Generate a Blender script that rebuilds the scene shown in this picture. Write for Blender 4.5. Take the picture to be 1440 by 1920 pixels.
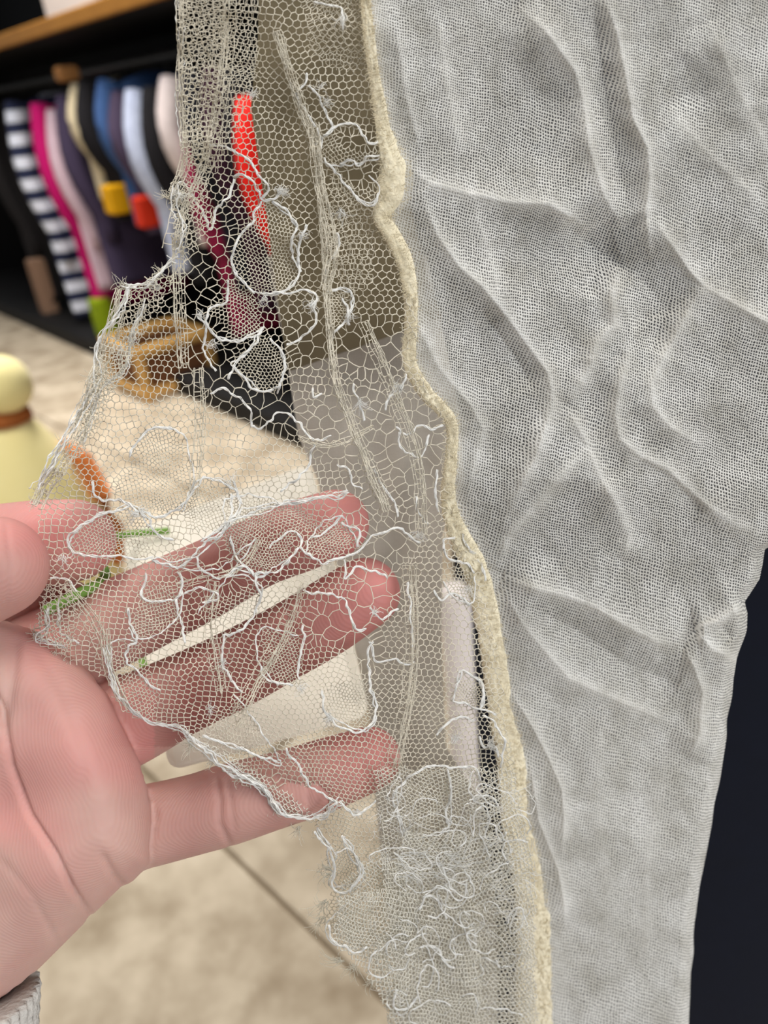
import bpy, math, random
import numpy as np
from mathutils import Vector, Matrix
from mathutils.geometry import delaunay_2d_cdt

random.seed(7)
RNG = np.random.default_rng(7)
scene = bpy.context.scene
for o in list(bpy.data.objects):
    bpy.data.objects.remove(o, do_unlink=True)
col = scene.collection

# ------------------------------------------------------------------ camera
F_PX, CAM_H, PITCH, ROLL = 1450.0, 0.90, math.radians(29), math.radians(-6)
CAM = np.array([0.0, 0.0, CAM_H])
FWD = np.array([0, math.cos(PITCH), -math.sin(PITCH)])
_r0 = np.array([1.0, 0, 0]); _u0 = np.cross(_r0, FWD)
RIGHT = math.cos(ROLL) * _r0 + math.sin(ROLL) * _u0
UP = np.cross(RIGHT, FWD)
cd = bpy.data.cameras.new('camera'); camera = bpy.data.objects.new('camera', cd); col.objects.link(camera)
cd.sensor_fit = 'VERTICAL'; cd.sensor_height = 24.0; cd.lens = 24.0 * F_PX / 1920.0
cd.clip_start = 0.01; cd.clip_end = 50
cd.dof.use_dof = True; cd.dof.focus_distance = 0.160
cd.dof.aperture_fstop = cd.lens / 2.0           # a phone's 2 mm pupil
cd.dof.aperture_blades = 0
M = Matrix(((RIGHT[0], UP[0], -FWD[0], 0), (RIGHT[1], UP[1], -FWD[1], 0), (RIGHT[2], UP[2], -FWD[2], CAM_H), (0, 0, 0, 1)))
camera.matrix_world = M
scene.camera = camera

# ------------------------------------------------------------------ world, lights, exposure
w = bpy.data.worlds.new('world'); scene.world = w; w.use_nodes = True
w.node_tree.nodes['Background'].inputs[0].default_value = (0.80, 0.84, 0.9, 1)
w.node_tree.nodes['Background'].inputs[1].default_value = 0.30
def area_light(name, loc, target, size, energy, color):
    l = bpy.data.lights.new(name, 'AREA'); l.shape = 'RECTANGLE'; l.size, l.size_y = size; l.energy = energy; l.color = color
    o = bpy.data.objects.new(name, l); col.objects.link(o); o.location = loc
    o.rotation_euler = (Vector(target) - Vector(loc)).to_track_quat('-Z', 'Y').to_euler()
    return o
area_light('ceiling_light_near', (0.45, -0.25, 2.5), (0.1, 0.15, 0.8), (0.7, 0.7), 15, (1.0, 0.96, 0.90))
area_light('ceiling_light_aisle', (-0.8, 2.6, 2.7), (-0.75, 2.45, 0), (0.8, 0.8), 50, (1.0, 0.97, 0.93)).data.spread = math.radians(120)
area_light('fill_light_left', (-1.2, 0.55, 2.7), (-0.6, 0.9, 0), (0.8, 0.8), 30, (1.0, 0.95, 0.87))  # added unseen lamp that brightens the toy and the hang tag
area_light('shop_window', (1.9, -1.9, 1.35), (0.0, 0.2, 0.85), (1.4, 1.6), 48, (0.96, 0.98, 1.0))
vs = scene.view_settings
vs.view_transform = 'Standard'; vs.look = 'None'; vs.exposure = 0.12; vs.gamma = 1.0; vs.use_curve_mapping = False

# ------------------------------------------------------------------ pixel helpers
def P(x, y, d):
    """points seen at pixel (x, y) and axial distance d (arrays allowed)"""
    x = np.asarray(x, float); y = np.asarray(y, float); d = np.asarray(d, float)
    return CAM + d[..., None] * (FWD + ((x - 720) / F_PX)[..., None] * RIGHT - ((y - 960) / F_PX)[..., None] * UP)
def ray(x, y):
    return FWD + (x - 720) / F_PX * RIGHT - (y - 960) / F_PX * UP
def on_floor(x, y, z=0.0):
    d = ray(x, y); return CAM + d * ((z - CAM_H) / d[2])

def vnoise(x, y, scale, seed):
    """smooth 2-D value noise in [-1, 1]"""
    g = np.random.default_rng(seed).uniform(-1, 1, (64, 64))
    u = np.asarray(x, float) / scale + 7.3; v = np.asarray(y, float) / scale + 3.1
    i = np.floor(u).astype(int); j = np.floor(v).astype(int); a = u - i; b = v - j
    a = a * a * (3 - 2 * a); b = b * b * (3 - 2 * b)
    i0, i1, j0, j1 = i % 64, (i + 1) % 64, j % 64, (j + 1) % 64
    return (g[i0, j0] * (1 - a) + g[i1, j0] * a) * (1 - b) + (g[i0, j1] * (1 - a) + g[i1, j1] * a) * b

def inside(poly, x, y):
    poly = np.asarray(poly, float); r = np.zeros(np.shape(x), bool); n = len(poly)
    for k in range(n):
        x0, y0 = poly[k]; x1, y1 = poly[(k + 1) % n]
        c = (y0 > y) != (y1 > y)
        with np.errstate(divide='ignore', invalid='ignore'):
            xi = (x1 - x0) * (y - y0) / (y1 - y0) + x0
        r ^= c & (x < xi)
    return r

def poly_dist(path, x, y):
    """unsigned distance to a polyline and the arc fraction of the nearest point"""
    path = np.asarray(path, float)
    seg = np.linalg.norm(np.diff(path, axis=0), axis=1); cum = np.concatenate([[0], np.cumsum(seg)])
    best = np.full(np.shape(x), 1e9); frac = np.zeros(np.shape(x))
    for k in range(len(path) - 1):
        a, b = path[k], path[k + 1]; ab = b - a
        t = np.clip(((x - a[0]) * ab[0] + (y - a[1]) * ab[1]) / (ab @ ab + 1e-9), 0, 1)
        d = np.hypot(x - a[0] - t * ab[0], y - a[1] - t * ab[1])
        m = d < best
        best = np.where(m, d, best); frac = np.where(m, (cum[k] + t * seg[k]) / cum[-1], frac)
    return best, frac

def smooth_path(pts, step):
    """Catmull-Rom through pts (any dimension), resampled at about step"""
    p = np.asarray(pts, float)
    if len(p) < 3:
        n = max(2, int(np.linalg.norm((p[-1] - p[0])[:2]) / step))
        return p[0] + (p[-1] - p[0]) * np.linspace(0, 1, n)[:, None]
    q = np.vstack([2 * p[0] - p[1], p, 2 * p[-1] - p[-2]]); out = []
    for k in range(1, len(q) - 2):
        n = max(2, int(np.linalg.norm((q[k + 1] - q[k])[:2]) / step))
        t = np.linspace(0, 1, n, endpoint=False)[:, None]
        out.append(0.5 * (2 * q[k] + (q[k + 1] - q[k - 1]) * t + (2 * q[k - 1] - 5 * q[k] + 4 * q[k + 1] - q[k + 2]) * t ** 2
                          + (3 * q[k] - q[k - 1] - 3 * q[k + 1] + q[k + 2]) * t ** 3))
    out.append(p[-1:])
    return np.vstack(out)

# ------------------------------------------------------------------ materials
def new_mat(name):
    m = bpy.data.materials.new(name); m.use_nodes = True
    nt = m.node_tree; return m, nt, nt.nodes['Principled BSDF']
def srgb(r, g, b):
    f = lambda c: (c / 255) / 12.92 if c <= 10 else ((c / 255 + 0.055) / 1.055) ** 2.4
    return (f(r), f(g), f(b), 1)
def N(nt, t, **kw):
    n = nt.nodes.new(t)
    for k, v in kw.items(): setattr(n, k, v)
    return n
def cloth_mat(name, c1, c2=None, rough=0.9, scale=30, bump=0.2, sheen=0.0, vec='Object'):
    m, nt, b = new_mat(name); c2 = c2 or tuple(x * 0.8 for x in c1[:3]) + (1,)
    tc = N(nt, 'ShaderNodeTexCoord'); nz = N(nt, 'ShaderNodeTexNoise'); nz.inputs['Scale'].default_value = scale; nz.inputs['Detail'].default_value = 4
    mx = N(nt, 'ShaderNodeMix', data_type='RGBA'); mx.inputs[6].default_value = c1; mx.inputs[7].default_value = c2
    nt.links.new(tc.outputs[vec], nz.inputs['Vector']); nt.links.new(nz.outputs['Fac'], mx.inputs[0]); nt.links.new(mx.outputs[2], b.inputs['Base Color'])
    bp = N(nt, 'ShaderNodeBump'); bp.inputs['Strength'].default_value = bump; bp.inputs['Distance'].default_value = 0.002
    nt.links.new(nz.outputs['Fac'], bp.inputs['Height']); nt.links.new(bp.outputs[0], b.inputs['Normal'])
    b.inputs['Roughness'].default_value = rough; b.inputs['Sheen Weight'].default_value = sheen
    b.inputs['Specular IOR Level'].default_value = 0.25
    return m

def thread_mat(name, c, trans=0.3, rough=0.6, spec=0.4):
    m, nt, b = new_mat(name)
    b.inputs['Base Color'].default_value = c; b.inputs['Roughness'].default_value = rough; b.inputs['Specular IOR Level'].default_value = spec
    tr = N(nt, 'ShaderNodeBsdfTranslucent'); tr.inputs[0].default_value = c
    mx = N(nt, 'ShaderNodeMixShader'); mx.inputs[0].default_value = trans
    nt.links.new(b.outputs[0], mx.inputs[1]); nt.links.new(tr.outputs[0], mx.inputs[2])
    nt.links.new(mx.outputs[0], nt.nodes['Material Output'].inputs[0])
    return m
MAT = {}
MAT['net'] = thread_mat('net_thread', srgb(239, 232, 215), 0.3)
MAT['cord'] = thread_mat('silky_cord', srgb(248, 247, 243), 0.25, 0.4, 0.6)
MAT['net_pale'] = thread_mat('pale_net_thread', srgb(247, 243, 231), 0.3)
MAT['fray'] = thread_mat('frayed_fibre', srgb(236, 231, 216), 0.3)

def seam_mat():
    m, nt, b = new_mat('cream_edging')
    tc = N(nt, 'ShaderNodeTexCoord'); nz = N(nt, 'ShaderNodeTexNoise'); nz.inputs['Scale'].default_value = 900; nz.inputs['Detail'].default_value = 3
    n2 = N(nt, 'ShaderNodeTexNoise'); n2.inputs['Scale'].default_value = 90
    nt.links.new(tc.outputs['Object'], nz.inputs['Vector']); nt.links.new(tc.outputs['Object'], n2.inputs['Vector'])
    mx = N(nt, 'ShaderNodeMix', data_type='RGBA'); mx.inputs[6].default_value = srgb(216, 203, 168); mx.inputs[7].default_value = srgb(250, 242, 220)
    ad = N(nt, 'ShaderNodeMath', operation='ADD'); ml = N(nt, 'ShaderNodeMath', operation='MULTIPLY'); ml.inputs[1].default_value = 0.5
    nt.links.new(nz.outputs['Fac'], ad.inputs[0]); nt.links.new(n2.outputs['Fac'], ad.inputs[1]); nt.links.new(ad.outputs[0], ml.inputs[0])
    nt.links.new(ml.outputs[0], mx.inputs[0]); nt.links.new(mx.outputs[2], b.inputs['Base Color'])
    bp = N(nt, 'ShaderNodeBump'); bp.inputs['Strength'].default_value = 0.8; bp.inputs['Distance'].default_value = 0.0006
    nt.links.new(nz.outputs['Fac'], bp.inputs['Height']); nt.links.new(bp.outputs[0], b.inputs['Normal'])
    b.inputs['Roughness'].default_value = 0.9; b.inputs['Specular IOR Level'].default_value = 0.2
    return m
MAT['seam'] = seam_mat()

def gauze_mat(name, light, dark, gap, trans, contrast=1.0):
    """open plain weave: UV counts threads; the gaps between the threads let light through"""
    m, nt, b = new_mat(name); L = nt.links.new
    uv = N(nt, 'ShaderNodeUVMap'); uv.uv_map = 'UVMap'
    nz = N(nt, 'ShaderNodeTexNoise'); nz.inputs['Scale'].default_value = 0.12; nz.inputs['Detail'].default_value = 3
    L(uv.outputs[0], nz.inputs['Vector'])
    sc = N(nt, 'ShaderNodeVectorMath', operation='SCALE'); sc.inputs['Scale'].default_value = 2.2; L(nz.outputs['Color'], sc.inputs[0])
    ad = N(nt, 'ShaderNodeVectorMath', operation='ADD'); L(uv.outputs[0], ad.inputs[0]); L(sc.outputs[0], ad.inputs[1])
    nf = N(nt, 'ShaderNodeTexNoise'); nf.inputs['Scale'].default_value = 0.9; nf.inputs['Detail'].default_value = 2; L(uv.outputs[0], nf.inputs['Vector'])
    s2 = N(nt, 'ShaderNodeVectorMath', operation='SCALE'); s2.inputs['Scale'].default_value = 0.7; L(nf.outputs['Color'], s2.inputs[0])
    a2 = N(nt, 'ShaderNodeVectorMath', operation='ADD'); L(ad.outputs[0], a2.inputs[0]); L(s2.outputs[0], a2.inputs[1])
    sp = N(nt, 'ShaderNodeSeparateXYZ'); L(a2.outputs[0], sp.inputs[0])
    th = []
    for k in range(2):
        pp = N(nt, 'ShaderNodeMath', operation='PINGPONG'); pp.inputs[1].default_value = 0.5; L(sp.outputs[k], pp.inputs[0])
        mr = N(nt, 'ShaderNodeMapRange', interpolation_type='SMOOTHSTEP'); mr.inputs[1].default_value = 0.16; mr.inputs[2].default_value = 0.42
        L(pp.outputs[0], mr.inputs[0]); th.append(mr)
    mxm = N(nt, 'ShaderNodeMath', operation='MAXIMUM'); L(th[0].outputs[0], mxm.inputs[0]); L(th[1].outputs[0], mxm.inputs[1])
    # mottled weave density
    nm = N(nt, 'ShaderNodeTexNoise'); nm.inputs['Scale'].default_value = 0.07; nm.inputs['Detail'].default_value = 6; nm.inputs['Roughness'].default_value = 0.65; L(uv.outputs[0], nm.inputs['Vector'])
    mc = N(nt, 'ShaderNodeMix', data_type='RGBA'); mc.inputs[6].default_value = dark; mc.inputs[7].default_value = light
    cr = N(nt, 'ShaderNodeMapRange'); cr.inputs[1].default_value = 0.3; cr.inputs[2].default_value = 0.7; L(nm.outputs['Fac'], cr.inputs[0]); L(cr.outputs[0], mc.inputs[0])
    L(mc.outputs[2], b.inputs['Base Color']); b.inputs['Roughness'].default_value = 0.9; b.inputs['Specular IOR Level'].default_value = 0.15
    bp = N(nt, 'ShaderNodeBump'); bp.inputs['Strength'].default_value = 0.5 * contrast; bp.inputs['Distance'].default_value = 0.0003
    L(mxm.outputs[0], bp.inputs['Height']); L(bp.outputs[0], b.inputs['Normal'])
    tr = N(nt, 'ShaderNodeBsdfTranslucent'); L(mc.outputs[2], tr.inputs[0]); 
    m1 = N(nt, 'ShaderNodeMixShader'); m1.inputs[0].default_value = trans; L(b.outputs[0], m1.inputs[1]); L(tr.outputs[0], m1.inputs[2])
    tp = N(nt, 'ShaderNodeBsdfTransparent')
    al = N(nt, 'ShaderNodeMapRange'); al.inputs[3].default_value = gap; al.inputs[4].default_value = 1.0; L(mxm.outputs[0], al.inputs[0])
    ca = N(nt, 'ShaderNodeAttribute'); ca.attribute_name = 'bunch_highlight'      # threads packed closer along creases, with ridge highlights put into the opacity
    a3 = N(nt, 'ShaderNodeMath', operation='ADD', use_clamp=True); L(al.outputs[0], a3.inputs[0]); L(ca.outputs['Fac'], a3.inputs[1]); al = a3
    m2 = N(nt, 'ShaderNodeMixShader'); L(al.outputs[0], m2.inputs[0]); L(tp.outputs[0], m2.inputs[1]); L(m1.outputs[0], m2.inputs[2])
    L(m2.outputs[0], nt.nodes['Material Output'].inputs[0])
    return m
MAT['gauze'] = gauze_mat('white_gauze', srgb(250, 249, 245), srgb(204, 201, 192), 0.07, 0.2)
MAT['gauze_back'] = gauze_mat('grey_gauze', srgb(216, 210, 200), srgb(198, 191, 180), 0.9, 0.2, 0.6)
MAT['lining'] = cloth_mat('taupe_lining', srgb(114, 103, 80), srgb(98, 88, 68), scale=40, bump=0.1)

def skin_mat():
    m, nt, b = new_mat('skin'); L = nt.links.new
    at = N(nt, 'ShaderNodeAttribute'); at.attribute_name = 'skin_shade'
    tc = N(nt, 'ShaderNodeTexCoord')
    nz = N(nt, 'ShaderNodeTexNoise'); nz.inputs['Scale'].default_value = 120; nz.inputs['Detail'].default_value = 5; L(tc.outputs['Object'], nz.inputs['Vector'])
    mx = N(nt, 'ShaderNodeMix', data_type='RGBA'); mx.inputs[6].default_value = srgb(210, 174, 162); mx.inputs[7].default_value = srgb(196, 150, 141); L(nz.outputs['Fac'], mx.inputs[0])
    m2 = N(nt, 'ShaderNodeMix', data_type='RGBA'); m2.inputs[7].default_value = srgb(148, 86, 80); L(mx.outputs[2], m2.inputs[6]); L(at.outputs['Fac'], m2.inputs[0])  # painted shade: red-brown skin where fingers and thumb lie in shade
    pk = N(nt, 'ShaderNodeAttribute'); pk.attribute_name = 'pink'
    m3 = N(nt, 'ShaderNodeMix', data_type='RGBA'); m3.inputs[7].default_value = srgb(214, 138, 134); L(m2.outputs[2], m3.inputs[6]); L(pk.outputs['Fac'], m3.inputs[0]); m2 = m3
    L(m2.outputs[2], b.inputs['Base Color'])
    b.inputs['Roughness'].default_value = 0.55; b.inputs['Specular IOR Level'].default_value = 0.3
    b.inputs['Subsurface Weight'].default_value = 0.35; b.inputs['Subsurface Radius'].default_value = (1.0, 0.35, 0.2); b.inputs['Subsurface Scale'].default_value = 0.0022
    # friction ridges: fine distorted lines, about two per millimetre
    mp = N(nt, 'ShaderNodeMapping'); mp.inputs['Rotation'].default_value = (0.3, 0.5, 0.9); L(tc.outputs['Object'], mp.inputs['Vector'])
    wv = N(nt, 'ShaderNodeTexWave'); wv.inputs['Scale'].default_value = 640; wv.inputs['Distortion'].default_value = 16; wv.inputs['Detail'].default_value = 2; wv.inputs['Detail Scale'].default_value = 0.14
    L(mp.outputs[0], wv.inputs['Vector'])
    n3 = N(nt, 'ShaderNodeTexNoise'); n3.inputs['Scale'].default_value = 700; n3.inputs['Detail'].default_value = 3; L(tc.outputs['Object'], n3.inputs['Vector'])
    ad = N(nt, 'ShaderNodeMath', operation='ADD'); L(wv.outputs['Fac'], ad.inputs[0]); L(n3.outputs['Fac'], ad.inputs[1])
    bp = N(nt, 'ShaderNodeBump'); bp.inputs['Strength'].default_value = 0.2; bp.inputs['Distance'].default_value = 0.00012
    L(ad.outputs[0], bp.inputs['Height']); L(bp.outputs[0], b.inputs['Normal'])
    return m
MAT['skin'] = skin_mat()

# ------------------------------------------------------------------ mesh helpers
def link(name, mesh, mat=None, parent=None, smooth=True):
    o = bpy.data.objects.new(name, mesh); col.objects.link(o)
    if mat is not None and not mesh.materials: mesh.materials.append(mat)
    if parent is not None: o.parent = parent; o.matrix_parent_inverse = parent.matrix_basis.inverted()
    if smooth and len(mesh.polygons): mesh.shade_smooth()
    return o
def mesh_np(name, verts, faces):
    """faces: (n, k) array of one polygon size, or list of lists"""
    me = bpy.data.meshes.new(name)
    if isinstance(faces, np.ndarray):
        v = np.ascontiguousarray(verts, np.float32); f = np.ascontiguousarray(faces, np.int32); k = f.shape[1]
        me.vertices.add(len(v)); me.vertices.foreach_set('co', v.ravel())
        me.loops.add(f.size); me.loops.foreach_set('vertex_index', f.ravel())
        me.polygons.add(len(f)); me.polygons.foreach_set('loop_start', np.arange(0, f.size, k, dtype=np.int32))
        me.update(calc_edges=True); me.validate()
    else:
        me.from_pydata([tuple(map(float, p)) for p in verts], [], [tuple(f) for f in faces]); me.update()
    return me
def empty(name, loc, label=None, cat=None, group=None):
    o = bpy.data.objects.new(name, None); col.objects.link(o); o.location = tuple(float(c) for c in loc); o.empty_display_size = 0.02
    tag(o, label, cat, group); bpy.context.view_layer.update(); return o
def tag(o, label=None, cat=None, group=None, kind=None):
    for k, v in (('label', label), ('category', cat), ('group', group), ('kind', kind)):
        if v: o[k] = v
    return o

class MB:
    """collects closed shapes into one mesh"""
    def __init__(s): s.v = []; s.f = []; s.n = 0
    def add(s, v, f):
        s.v.append(np.asarray(v, float)); s.f += [[i + s.n for i in q] for q in f]; s.n += len(v)
    def box(s, c, ax, half, bev=0.0):
        """box at centre c with axes ax (3 vectors) and half sizes; bev chamfers the edges"""
        c = np.asarray(c, float); ax = np.asarray(ax, float); h = np.asarray(half, float)
        if bev <= 0:
            v = [c + sum(ax[k] * h[k] * sg[k] for k in range(3)) for sg in [(-1,-1,-1),(1,-1,-1),(1,1,-1),(-1,1,-1),(-1,-1,1),(1,-1,1),(1,1,1),(-1,1,1)]]
            s.add(v, [(0,3,2,1),(4,5,6,7),(0,1,5,4),(1,2,6,5),(2,3,7,6),(3,0,4,7)]); return
        rings = []
        for z, ins in ((-h[2], bev), (-h[2] + bev, 0), (h[2] - bev, 0), (h[2], bev)):
            for sx, sy in ((-1,-1),(1,-1),(1,1),(-1,1)):
                rings.append(c + ax[0]*sx*(h[0]-ins) + ax[1]*sy*(h[1]-ins) + ax[2]*z)
        f = [(3,2,1,0),(12,13,14,15)]
        for r in range(3):
            for k in range(4): f.append((r*4+k, r*4+(k+1)%4, r*4+4+(k+1)%4, r*4+4+k))
        s.add(rings, f)
    def tube(s, pts, rad, n=8, cap=True):
        p = np.asarray(pts, float); m = len(p); rad = np.broadcast_to(np.asarray(rad, float), (m,))
        t = np.gradient(p, axis=0); t /= np.linalg.norm(t, axis=1)[:, None] + 1e-12
        ref = np.array([0.0, 0, 1]) if abs(t[0][2]) < 0.9 else np.array([1.0, 0, 0])
        a = np.cross(t, ref); a /= np.linalg.norm(a, axis=1)[:, None] + 1e-12; b = np.cross(t, a)
        an = np.arange(n) * 2 * math.pi / n
        v = (p[:, None] + rad[:, None, None] * (np.cos(an)[None, :, None] * a[:, None] + np.sin(an)[None, :, None] * b[:, None])).reshape(-1, 3)
        f = [(i*n+k, i*n+(k+1)%n, (i+1)*n+(k+1)%n, (i+1)*n+k) for i in range(m-1) for k in range(n)]
        if cap: f += [tuple(range(n))[::-1], tuple((m-1)*n + k for k in range(n))]
        s.add(v, f)
    def lathe(s, base, prof, n=24, axis=(0,0,1)):
        """closed profile of (radius, height)"""
        ax = np.asarray(axis, float); ax /= np.linalg.norm(ax); ref = np.array([1.0,0,0]) if abs(ax[0]) < 0.9 else np.array([0,1.0,0])
        a = np.cross(ax, ref); a /= np.linalg.norm(a); b = np.cross(ax, a); an = np.arange(n)*2*math.pi/n
        v = [np.asarray(base) + ax*h + r*(math.cos(q)*a + math.sin(q)*b) for r, h in prof for q in an]; m = len(prof)
        f = [(i*n+k, i*n+(k+1)%n, (i+1)*n+(k+1)%n, (i+1)*n+k) for i in range(m-1) for k in range(n)]
        f += [tuple(range(n))[::-1], tuple((m-1)*n+k for k in range(n))]
        s.add(v, f)
    def build(s, name, mat, parent=None, smooth=True):
        me = mesh_np(name, np.vstack(s.v), s.f); return link(name, me, mat, parent, smooth)

# =================================================================== SETTING
# the foot of the clothes rack is a straight line on the floor
RA, RB = on_floor(0, 590), on_floor(200, 680)
DV = (RB - RA) / np.linalg.norm(RB - RA); NV = np.cross(DV, [0, 0, 1.0])
if NV @ (CAM - RA) < 0: NV = -NV
Z = np.array([0, 0, 1.0])
def on_rack(x, y, back=0.0):
    d = ray(x, y); t = ((RA - NV * back - CAM) @ NV) / (d @ NV); return CAM + d * t

def floor_mats():
    m, nt, b = new_mat('beige_stone_tile'); L = nt.links.new
    tc = N(nt, 'ShaderNodeTexCoord'); g = N(nt, 'ShaderNodeNewGeometry')
    n1 = N(nt, 'ShaderNodeTexNoise'); n1.inputs['Scale'].default_value = 9; n1.inputs['Detail'].default_value = 7; n1.inputs['Roughness'].default_value = 0.6; L(g.outputs['Position'], n1.inputs['Vector'])
    mr = N(nt, 'ShaderNodeMapRange'); mr.inputs[1].default_value = 0.32; mr.inputs[2].default_value = 0.66; L(n1.outputs['Fac'], mr.inputs[0])
    mx = N(nt, 'ShaderNodeMix', data_type='RGBA'); mx.inputs[6].default_value = srgb(140, 124, 102); mx.inputs[7].default_value = srgb(198, 184, 162)
    L(mr.outputs[0], mx.inputs[0]); L(mx.outputs[2], b.inputs['Base Color']); b.inputs['Roughness'].default_value = 0.7; b.inputs['Specular IOR Level'].default_value = 0.2
    return m
MAT['tile'] = floor_mats()
MAT['grout'] = cloth_mat('grout', srgb(128, 112, 90), scale=60)
fl = MB(); fl.box((0, 3, -0.031), np.eye(3), (6, 6, 0.03)); floor = fl.build('floor', MAT['grout'], smooth=False); tag(floor, kind='structure')
J0, J1 = on_floor(430, 1600), on_floor(742, 1900)
TU = (J1 - J0) / np.linalg.norm(J1 - J0); TV = np.cross(Z, TU)
tb = MB(); T = 0.6; tb.box((0, 0, 0), (TU, TV, Z), (T/2 - 0.003, T/2 - 0.003, 0.005), 0.0015)
tmesh = mesh_np('tile', np.vstack(tb.v), tb.f); tmesh.materials.append(MAT['tile'])
for i in range(-9, 5):
    for j in range(-5, 8):
        c = J0 + TU * (i + 0.34) * T + TV * (j + 0.5) * T
        if c[1] < -0.9 or c[1] > 6 or abs(c[0]) > 3.6: continue
        o = bpy.data.objects.new('tile', tmesh); col.objects.link(o); o.location = (c[0], c[1], 0.0); o.parent = floor

MAT['black'] = cloth_mat('black_laminate', srgb(24, 22, 22), srgb(16, 15, 15), rough=0.7, scale=8)
MAT['wall'] = cloth_mat('charcoal_wall', srgb(34, 32, 31), srgb(28, 26, 26), scale=4)
wb = MB(); c = RA + DV * 2.0 - NV * 0.72; wb.box(c + Z * 1.5, (DV, NV, Z), (6.0, 0.04, 1.5)); wall = wb.build('wall_back', MAT['wall'], smooth=False); tag(wall, kind='structure')

# =================================================================== CLOTHES RACK
MAT['gold_wood'] = cloth_mat('golden_wood_edge', srgb(172, 120, 48), srgb(140, 92, 34), rough=0.5, scale=20, bump=0.05)
MAT['steel'] = cloth_mat('dark_steel', srgb(70, 68, 66), rough=0.4, scale=10, bump=0)
SHELF_Z = 1.155
rack = empty('clothes_rack', RA, 'black wall rack with a rail and a gold-edged shelf behind the hanging clothes', 'clothes rack')
L0, L1 = -1.2, 3.4
def rack_box(name, s0, s1, b0, b1, z0, z1, mat, bev=0.004):
    m = MB(); c = RA + DV * (s0 + s1) / 2 - NV * (b0 + b1) / 2 + Z * (z0 + z1) / 2
    m.box(c, (DV, NV, Z), (abs(s1 - s0) / 2, abs(b1 - b0) / 2, (z1 - z0) / 2), bev)
    return m.build(name, mat, rack, smooth=False)
rack_box('back_panel', L0, L1, 0.62, 0.66, 0.005, 2.2, MAT['black'])
rack_box('base', L0, L1, 0.0, 0.62, 0.005, 0.07, MAT['black'])
rack_box('shelf', L0, L1, 0.06, 0.62, SHELF_Z - 0.02, SHELF_Z + 0.02, MAT['black'])
rack_box('shelf_edge', L0, L1, 0.04, 0.06, SHELF_Z - 0.022, SHELF_Z + 0.022, MAT['gold_wood'])
rack_box('shelf', L0, L1, 0.06, 0.62, 1.75, 1.79, MAT['black'])
rack_box('upright', L0 - 0.04, L0, 0.0, 0.66, 0.005, 2.2, MAT['black'])
rack_box('upright', L1, L1 + 0.04, 0.0, 0.66, 0.005, 2.2, MAT['black'])
m = MB(); RAIL_B, RAIL_Z = 0.30, 1.035
m.tube([RA + DV * L0 - NV * RAIL_B + Z * RAIL_Z, RA + DV * L1 - NV * RAIL_B + Z * RAIL_Z], 0.014, 10); m.build('rail', MAT['steel'], rack)
p = on_rack(140, 26, 0.12)
MAT['card_pale'] = cloth_mat('pale_card', srgb(236, 222, 212), srgb(228, 214, 204), scale=10, bump=0.02)
m = MB(); m.box(np.array([p[0], p[1], SHELF_Z + 0.022 + 0.09]), (DV, NV, Z), (0.21, 0.012, 0.09), 0.003)
o = m.build('sign_card', MAT['card_pale'], smooth=False); tag(o, 'pale pinkish blank card standing on the gold-edged shelf', 'card')

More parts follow.
